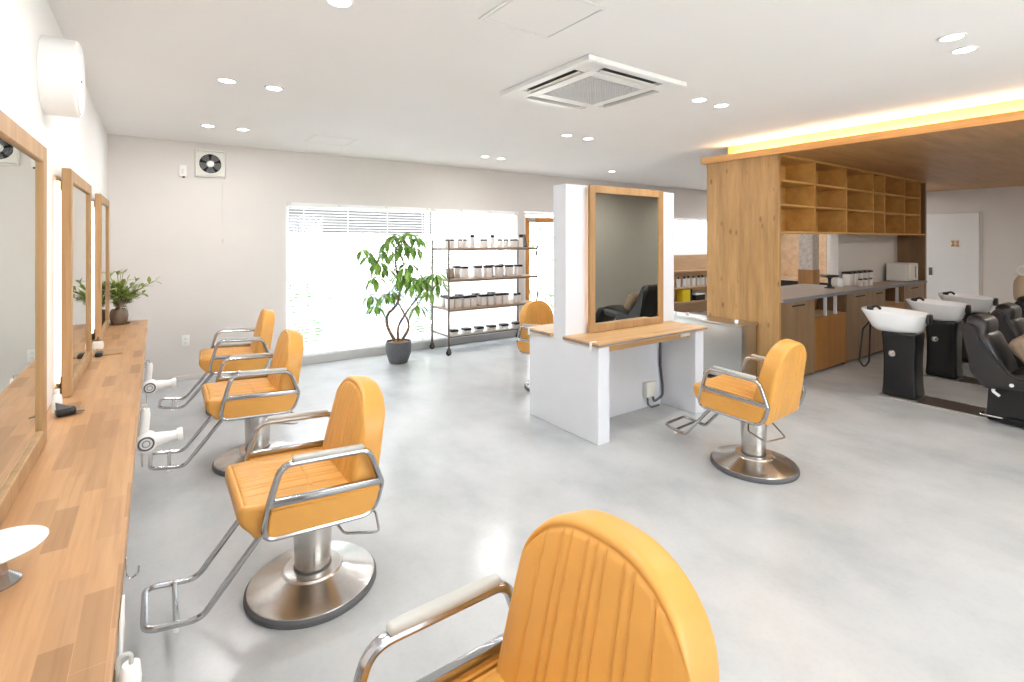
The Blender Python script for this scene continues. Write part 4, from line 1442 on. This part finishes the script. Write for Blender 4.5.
# ------------------------------------------------------------------ shampoo stations
def make_basin(label):
    t = thing('shampoo_basin', label, 'basin', (0, 0, 0), 0, 'white shampoo basins on black pedestals')
    # pedestal: waisted rounded column, local +Y away from the chair
    hs = (0.128, 0.135, 0.31)

    def fp(p):
        v = (p.z + 0.31) / 0.62
        k_ = 1 - 0.06 * math.sin(v * PI) + 0.10 * max(0, v - 0.6) + 0.04 * max(0, 0.15 - v) / 0.15
        return (p.x * k_, p.y * k_ + 0.0, p.z + 0.312)
    obj('pedestal', rgrid(BM(), hs, 0.03, [lsp(hs[0], 0.03, 4), lsp(hs[1], 0.03, 4), lsp(hs[2], 0.03, 12)], fp), M['black_gloss'], t)
    # bowl: boat shaped shell, longer along Y, rim falling towards the chair
    bm = BM()
    n = 48
    rings = []
    prof = [(0.35, 0.0), (0.60, 0.002), (0.76, 0.035), (0.90, 0.10), (1.0, 0.175), (1.01, 0.186), (1.0, 0.192), (0.95, 0.19), (0.90, 0.15), (0.76, 0.085), (0.5, 0.055), (0.0, 0.05)]
    for s, z in prof:
        ring = []
        for j in range(n):
            a = 2 * PI * j / n
            ca, sa = math.cos(a), math.sin(a)
            e = 2 / 3.0
            px = 0.215 * math.copysign(abs(ca) ** e, ca)
            py = 0.258 * math.copysign(abs(sa) ** e, sa)
            ey = s
            if py < 0 and s < 0.95 and z < 0.14:
                ey = s + (0.95 - s) * 0.45 if s > 0 else 0
            if py > 0:
                ey = s * 1.0 if s > 0.95 else s * 0.9
            tilt = 0.012 * (py / 0.258) * (z / 0.19)
            ring.append(bm.verts.new((px * s * (1 - 0.10 * max(0, -sa)), py * ey + 0.065, z + tilt)) if s > 0 else None)
        rings.append(ring)
    for A, B in zip(rings, rings[1:]):
        if B[0] is None:
            cv = bm.verts.new((0, 0.065, 0.05))
            for j in range(n):
                bm.faces.new((A[j], A[(j + 1) % n], cv))
            continue
        for j in range(n):
            bm.faces.new((A[j], A[(j + 1) % n], B[(j + 1) % n], B[j]))
    bm.faces.new(rings[0][::-1])
    xform(bm, Matrix.Translation((0, 0.0, 0.612)))
    bw = obj('bowl', bm, M['ceramic'], t, angle=50)
    # neck rest at the chair end
    bm = rgrid(BM(), (0.05, 0.018, 0.045), 0.016, [lsp(0.05, 0.018, 4), lsp(0.018, 0.016, 1), lsp(0.045, 0.016, 2)], lambda p: (p.x, p.y - 0.200 - 0.5 * (p.x * p.x), p.z + 0.752))
    obj('neck_rest', bm, M['black'], bw)
    # mixer and spray head at the far end
    bm = BM()
    lathe(bm, [(0, 0.0), (0.026, 0.0), (0.03, 0.02), (0.027, 0.034), (0, 0.038)], 20, (-0.08, 0.245, 0.80))
    tube(bm, fillet([(-0.08, 0.24, 0.825), (-0.08, 0.19, 0.842), (-0.08, 0.155, 0.815)], 0.02), 0.012, n=10)
    obj('mixer_tap', bm, M['black'], bw)
    # round chrome valve on the pedestal side
    bm = lathe(BM(), [(0, -0.120), (0.032, -0.120), (0.032, -0.138), (0.026, -0.146), (0.012, -0.150), (0, -0.150)], 28, (0, 0.045, 0.41), axis='x')
    v = obj('valve', bm, M['chrome_bright'], t)
    obj('foot_trim', box(BM(), (-0.14, -0.148, 0.0005), (0.14, 0.148, 0.006)), M['steel_sheet'], t, smooth=False)
    return t


BY = 1.795
bx = (5.85, 7.06, 8.16)
basin = make_basin('white shampoo basin on a black pedestal nearest the desk chair, hose behind it')
basin.location = (bx[0], BY, 0.012)
dup(basin, (bx[1], BY, 0.012), 0, 'white shampoo basin in the middle of the three')
dup(basin, (bx[2], BY, 0.012), 0, 'white shampoo basin farthest away, before the toilet door')
t = thing('water_hose', 'black hose looping down behind the nearest shampoo basin', 'hose', (5.86, 2.105, 0))
bm = BM()
tube(bm, fillet([(0, -0.04, 0.70), (0.0, 0.03, 0.60), (-0.01, 0.06, 0.28), (0.0, 0.02, 0.205), (0.01, -0.02, 0.28), (0.012, -0.03, 0.66)], 0.05), 0.008, n=8)
obj('hose', bm, M['black'], t)

for i, x in enumerate(bx):
    labs = ['dark steel floor rail under the nearest shampoo station', 'dark steel floor rail under the middle shampoo station', 'dark steel floor rail under the farthest shampoo station']
    t = thing('floor_rail', labs[i], 'rail', (x, 0.93, 0), 0, 'floor rails of the shampoo stations')
    obj('rail_plate', box(BM(), (-0.16, -1.13, 0.0), (0.16, 1.02, 0.0118), 0.003, 1), plain('dark_rail_steel%d' % i, (110, 100, 94), 0.35, 0.6), t, smooth=False)
    bm = BM()
    box(bm, (-0.166, -1.13, 0.0), (-0.1605, 1.02, 0.014))
    box(bm, (0.1605, -1.13, 0.0), (0.166, 1.02, 0.014))
    obj('rail_edge', bm, M['steel_sheet'], t, smooth=False)


def make_lounge(label):
    """reclining shampoo chair; local +Y points to the basin"""
    t = thing('shampoo_chair', label, 'chair', (0, 0, 0), 0, 'black reclining shampoo chairs')
    # base housing
    hs = (0.17, 0.36, 0.055)
    obj('base_housing', rgrid(BM(), hs, 0.04, [lsp(hs[0], 0.04, 3), lsp(hs[1], 0.04, 5), lsp(hs[2], 0.04, 2)],
        lambda p: (p.x * (1 - 0.15 * (p.z > 0)), p.y - 0.02, p.z + 0.0555)), M['black'], t)
    bm = BM()
    hs = (0.15, 0.13, 0.158)
    rgrid(bm, hs, 0.03, [lsp(hs[0], 0.03, 2), lsp(hs[1], 0.03, 2), lsp(hs[2], 0.03, 3)], lambda p: (p.x, p.y + 0.32 - 0.05 * p.z, p.z + 0.16))
    obj('lift_column', bm, M['black'], t)
    # seat
    hs = (0.21, 0.30, 0.06)
    obj('seat', rgrid(BM(), hs, 0.055, [lsp(hs[0], 0.055, 8), lsp(hs[1], 0.055, 8), lsp(hs[2], 0.055, 2)],
        lambda p: (p.x, p.y + 0.03, p.z + 0.39 - 0.03 * (p.y / 0.3) + (0.015 * (1 - (p.x / 0.21) ** 2) if p.z > 0 else 0))), M['black_leather'], t, angle=60)
    # backrest with a head cushion, leaning towards the basin
    hs = (0.215, 0.065, 0.27)

    def fb(p):
        v = (p.z + 0.27) / 0.54
        x = p.x * (1 - 0.30 * max(0, (v - 0.55) / 0.45) ** 1.5)
        y = p.y * (1.1 - 0.25 * v)
        if p.y < 0:
            y -= 0.02 * (1 - (p.x / 0.215) ** 2) * math.sin(v * PI)
            y += 0.016 * math.exp(-((v - 0.70) / 0.03) ** 2)
            y -= 0.025 * math.exp(-((v - 0.86) / 0.09) ** 2)
        z = p.z + 0.27
        R = Matrix.Rotation(math.radians(-20), 4, 'X')
        q = R @ Vector((x, y, z)) + Vector((0, 0.36, 0.345))
        return q
    obj('backrest', rgrid(BM(), hs, 0.06, [lsp(hs[0], 0.06, 8), lsp(hs[1], 0.06, 2), lsp(hs[2], 0.06, 24)], fb), M['black_leather'], t, angle=60)
    # side wings
    for s in (-1, 1):
        poly = [(0.555, 0.81), (0.50, 0.79), (0.464, 0.66), (0.376, 0.545), (0.26, 0.40), (0.05, 0.42), (0.04, 0.31), (0.29, 0.30), (0.445, 0.285), (0.53, 0.40), (0.592, 0.765)]
        pf = fillet([(0, a, z) for a, z in poly], [0.03, 0.05, 0.1, 0.1, 0.06, 0.04, 0.04, 0.05, 0.06, 0.1, 0.05], True, 6)
        bm = BM()
        prism(bm, [(s * 0.235 - 0.022, p.y, p.z) for p in pf], (0.044, 0, 0))
        bmesh.ops.bevel(bm, geom=[e for e in bm.edges if abs(e.verts[0].co.x - e.verts[1].co.x) < 1e-5], offset=0.016, segments=3, affect='EDGES')
        obj('side_wing', bm, M['black_leather'], t)
    # leg rest
    hs = (0.22, 0.05, 0.17)
    obj('leg_rest', rgrid(BM(), hs, 0.04, [lsp(hs[0], 0.04, 5), lsp(hs[1], 0.04, 1), lsp(hs[2], 0.04, 4)],
        lambda p: Matrix.Rotation(math.radians(-35), 4, 'X') @ p + Vector((0, -0.40, 0.30))), M['black_leather'], t)
    # white lever and foot pedal on the visible side
    bm = BM()
    tube(bm, fillet([(-0.21, 0.385, 0.30), (-0.225, 0.40, 0.27), (-0.225, 0.355, 0.235)], 0.02), 0.011, n=8)
    obj('recline_lever', bm, M['plastic'], t)
    bm = BM()
    tube(bm, fillet([(-0.14, 0.47, 0.06), (-0.23, 0.48, 0.065), (-0.23, 0.34, 0.065), (-0.14, 0.35, 0.06)], 0.02), 0.008, n=8)
    obj('foot_pedal', bm, M['chrome_bright'], t)
    bm = BM()
    lathe(bm, [(0, -0.268), (0.014, -0.266), (0.014, -0.25), (0, -0.25)], 14, (0, 0.28, 0.345), axis='x')
    obj('pivot_cap', bm, M['plastic'], t)
    return t


CY = 0.70
lounge = make_lounge('black reclining shampoo chair with the taupe cushion, nearest the camera')
lounge.location = (bx[0] - 0.10, CY, 0.0125)
dup(lounge, (bx[1] - 0.1, CY + 0.06, 0.0125), 0, 'black reclining shampoo chair at the middle basin')
dup(lounge, (bx[2] - 0.1, CY + 0.10, 0.0125), 0, 'black reclining shampoo chair at the basin farthest away')
t = thing('cushion', 'plump taupe cushion lying on the nearest shampoo chair', 'cushion', (bx[0] - 0.08, CY + 0.13, 0.505))
hs = (0.19, 0.13, 0.05)
obj('cushion_cover', rgrid(BM(), hs, 0.046, [lsp(hs[0], 0.046, 8), lsp(hs[1], 0.046, 8), lsp(hs[2], 0.046, 1)],
    lambda p: Matrix.Rotation(math.radians(55), 4, 'X') @ Vector((p.x, p.y, p.z * (1.9 - 0.8 * max(abs(p.x) / 0.19, abs(p.y) / 0.13) ** 2))) + Vector((0, 0.08, 0.10))), M['cushion'], t)
t = thing('hair_steamer', 'cream rounded appliance with a white ring beyond the shampoo chairs', 'hair steamer', (8.85, 1.36, 0))
hs = (0.2, 0.2, 0.22)
obj('hood', rgrid(BM(), hs, 0.16, [lsp(hs[0], 0.16, 3), lsp(hs[1], 0.16, 3), lsp(hs[2], 0.16, 3)], lambda p: (p.x, p.y, p.z + 0.88)), M['cream'], t)
obj('ring', tube(BM(), [(-0.12, 0.10 + 0.05 * math.cos(2 * PI * q / 28), 1.12 + 0.05 * math.sin(2 * PI * q / 28)) for q in range(28)], 0.012, True, 8), M['white'], t)
obj('stand', tube(BM(), [(0, 0, 0.04), (0, 0, 0.70)], 0.022, n=14), M['chrome'], t)
obj('stand_base', lathe(BM(), [(0, 0), (0.2, 0), (0.2, 0.015), (0.05, 0.04), (0, 0.042)], 32), M['black'], t)


# ------------------------------------------------------------------ ceiling fittings and lamps
t = thing('air_conditioner', 'white four way ceiling cassette with square mesh grille', 'air conditioner', (2.462, 2.545, ZC))
hw = 0.452
bm = BM()
zb = -0.032


def ringxy(bm, a, b, z0, z1, bev=0.004):
    for x0, x1, y0, y1 in ((-b, -a, -b, b), (a, b, -b, b), (-a, a, a, b), (-a, a, -b, -a)):
        box(bm, (x0, y0, z0), (x1, y1, z1), bev, 1)


ringxy(bm, 0.395, hw, zb, -0.001)
for s in (-1, 1):
    for q in (-1, 1):
        box(bm, (s * 0.27 if s > 0 else -0.405, q * 0.27 if q > 0 else -0.405, zb), (0.405 if s > 0 else -0.27, 0.405 if q > 0 else -0.27, -0.001), 0.002, 1)
obj('panel', bm, M['plastic'], t, smooth=False)
obj('slot_shade', box(BM(), (-0.40, -0.40, -0.008), (0.40, 0.40, -0.002)), M['black'], t, smooth=False)  # flat black sheet, shade inside the air slots put into its colour
bm = BM()
ringxy(bm, 0.24, 0.315, zb - 0.004, -0.013)
g = obj('intake_frame', bm, M['plastic'], t, smooth=False)
bm = BM()
for i in range(21):
    u = -0.24 + 0.48 * i / 20
    box(bm, (u - 0.004, -0.24, zb), (u + 0.004, 0.24, zb + 0.008))
    box(bm, (-0.24, u - 0.004, zb + 0.001), (0.24, u + 0.004, zb + 0.009))
obj('mesh_grille', bm, plain('pale_grey_grille', (214, 214, 214), 0.5), g, smooth=False)
obj('filter', box(BM(), (-0.239, -0.239, zb + 0.014), (0.239, 0.239, zb + 0.02)), plain('filter_grey', (176, 176, 176), 0.8), g, smooth=False)
for q in range(4):
    bm = box(BM(), (-0.262, 0.337, -0.032), (0.262, 0.357, -0.027), 0.002, 1)
    xform(bm, Matrix.Rotation(q * PI / 2, 4, 'Z') @ Matrix.Translation((0, 0, 0.0)) @ Matrix.Translation((0, 0.36, -0.03)) @ Matrix.Rotation(math.radians(18), 4, 'X') @ Matrix.Translation((0, -0.36, 0.03)))
    obj('louver', bm, M['offwhite'], t, smooth=False)

t = thing('access_hatch', 'square white access hatch in the ceiling near the air conditioner', 'hatch', (1.475, 1.85, ZC))
bm = BM()
ringxy(bm, 0.195, 0.215, -0.006, -0.001, 0.001)
obj('hatch_frame', bm, M['white'], t, smooth=False)
obj('hatch_panel', box(BM(), (-0.19, -0.19, -0.003), (0.19, 0.19, -0.001)), M['ceiling'], t, smooth=False)
t = thing('access_hatch', 'faint square access hatch in the ceiling near the extractor fan', 'hatch', (1.52, 5.50, ZC))
bm = BM()
ringxy(bm, 0.205, 0.222, -0.005, -0.001, 0.001)
obj('hatch_frame', bm, M['white'], t, smooth=False)
obj('hatch_panel', box(BM(), (-0.2, -0.2, -0.003), (0.2, 0.2, -0.001)), M['ceiling'], t, smooth=False)


def downlight(label, x, y, watts, z=ZC, color=(1, 0.992, 0.985), group='recessed ceiling downlights'):
    t = thing('downlight', label, 'downlight', (x, y, z), 0, group)
    obj('trim_ring', lathe(BM(), [(0.047, -0.001), (0.062, -0.001), (0.060, -0.006), (0.049, -0.007), (0.047, -0.004)], 32), M['white'], t)
    obj('lens', lathe(BM(), [(0, -0.001), (0.0468, -0.001), (0.0468, -0.0035), (0, -0.004)], 32), M['downlight'], t)
    ld = bpy.data.lights.new('lamp', 'AREA')
    ld.shape = 'DISK'
    ld.size = 0.09
    ld.energy = watts
    ld.color = color
    lo = bpy.data.objects.new('lamp', ld)
    COL.objects.link(lo)
    lo.parent = t
    lo.location = (0, 0, -0.009)
    return t


PAIRS = [((0.665, 2.27), 'round downlight at the top edge of the ceiling before the drum cover'),
         ((0.385, 3.83), 'round downlight over the middle of the counter, the one nearer the mirrors'),
         ((0.672, 3.83), 'round downlight over the middle of the counter, the one away from the mirrors'),
         ((0.394, 5.44), 'round downlight over the counter end, the one nearer the mirrors'),
         ((0.678, 5.43), 'round downlight over the counter end, the one near the extractor fan'),
         ((3.35, 2.30), 'round downlight beside the air conditioner, the one nearer to it'),
         ((3.635, 2.30), 'round downlight beside the air conditioner, the one nearer the canopy'),
         ((3.39, 3.85), 'round downlight over the island, the one nearer the window'),
         ((3.685, 3.85), 'round downlight over the island, the one nearer the canopy'),
         ((3.41, 5.43), 'round downlight over the product rack, first of the faint pair'),
         ((3.66, 5.44), 'round downlight over the product rack, second of the faint pair'),
         ((3.395, 0.832), 'round downlight in the ceiling corner before the canopy, upper of the pair'),
         ((3.675, 0.847), 'round downlight in the ceiling corner before the canopy, lower of the pair'),
         ((5.75, 5.48), 'single round downlight in the ceiling beyond the island mirror')]
for (x, y), lab in PAIRS:
    downlight(lab, x, y, DOWNLIGHT_W)
# unseen fittings: added for brightness behind the camera and by reception, then canopy ones
EXTRA_LIGHTS = [(0.385, 2.27, ZC), (0.4, 0.8, ZC), (0.68, 0.8, ZC), (0.4, -1.2, ZC), (2.0, -1.2, ZC), (3.6, -1.2, ZC), (7.6, 5.0, ZC), (10.2, 5.4, ZC), (10.6, 4.2, ZC)]
for x, y, z in EXTRA_LIGHTS:
    downlight('round ceiling downlight added out of view for more light', x, y, DOWNLIGHT_W * (2.0 if x > 7 else 1.0), z, group='added downlights beyond the view')
for x, y in ((6.4, 0.3), (8.6, 0.3), (10.4, 0.3)):
    downlight('small warm downlight recessed in the canopy over the shampoo chairs', x, y, 13.0, 2.386, (1, 0.93, 0.84), 'downlights in the canopy')
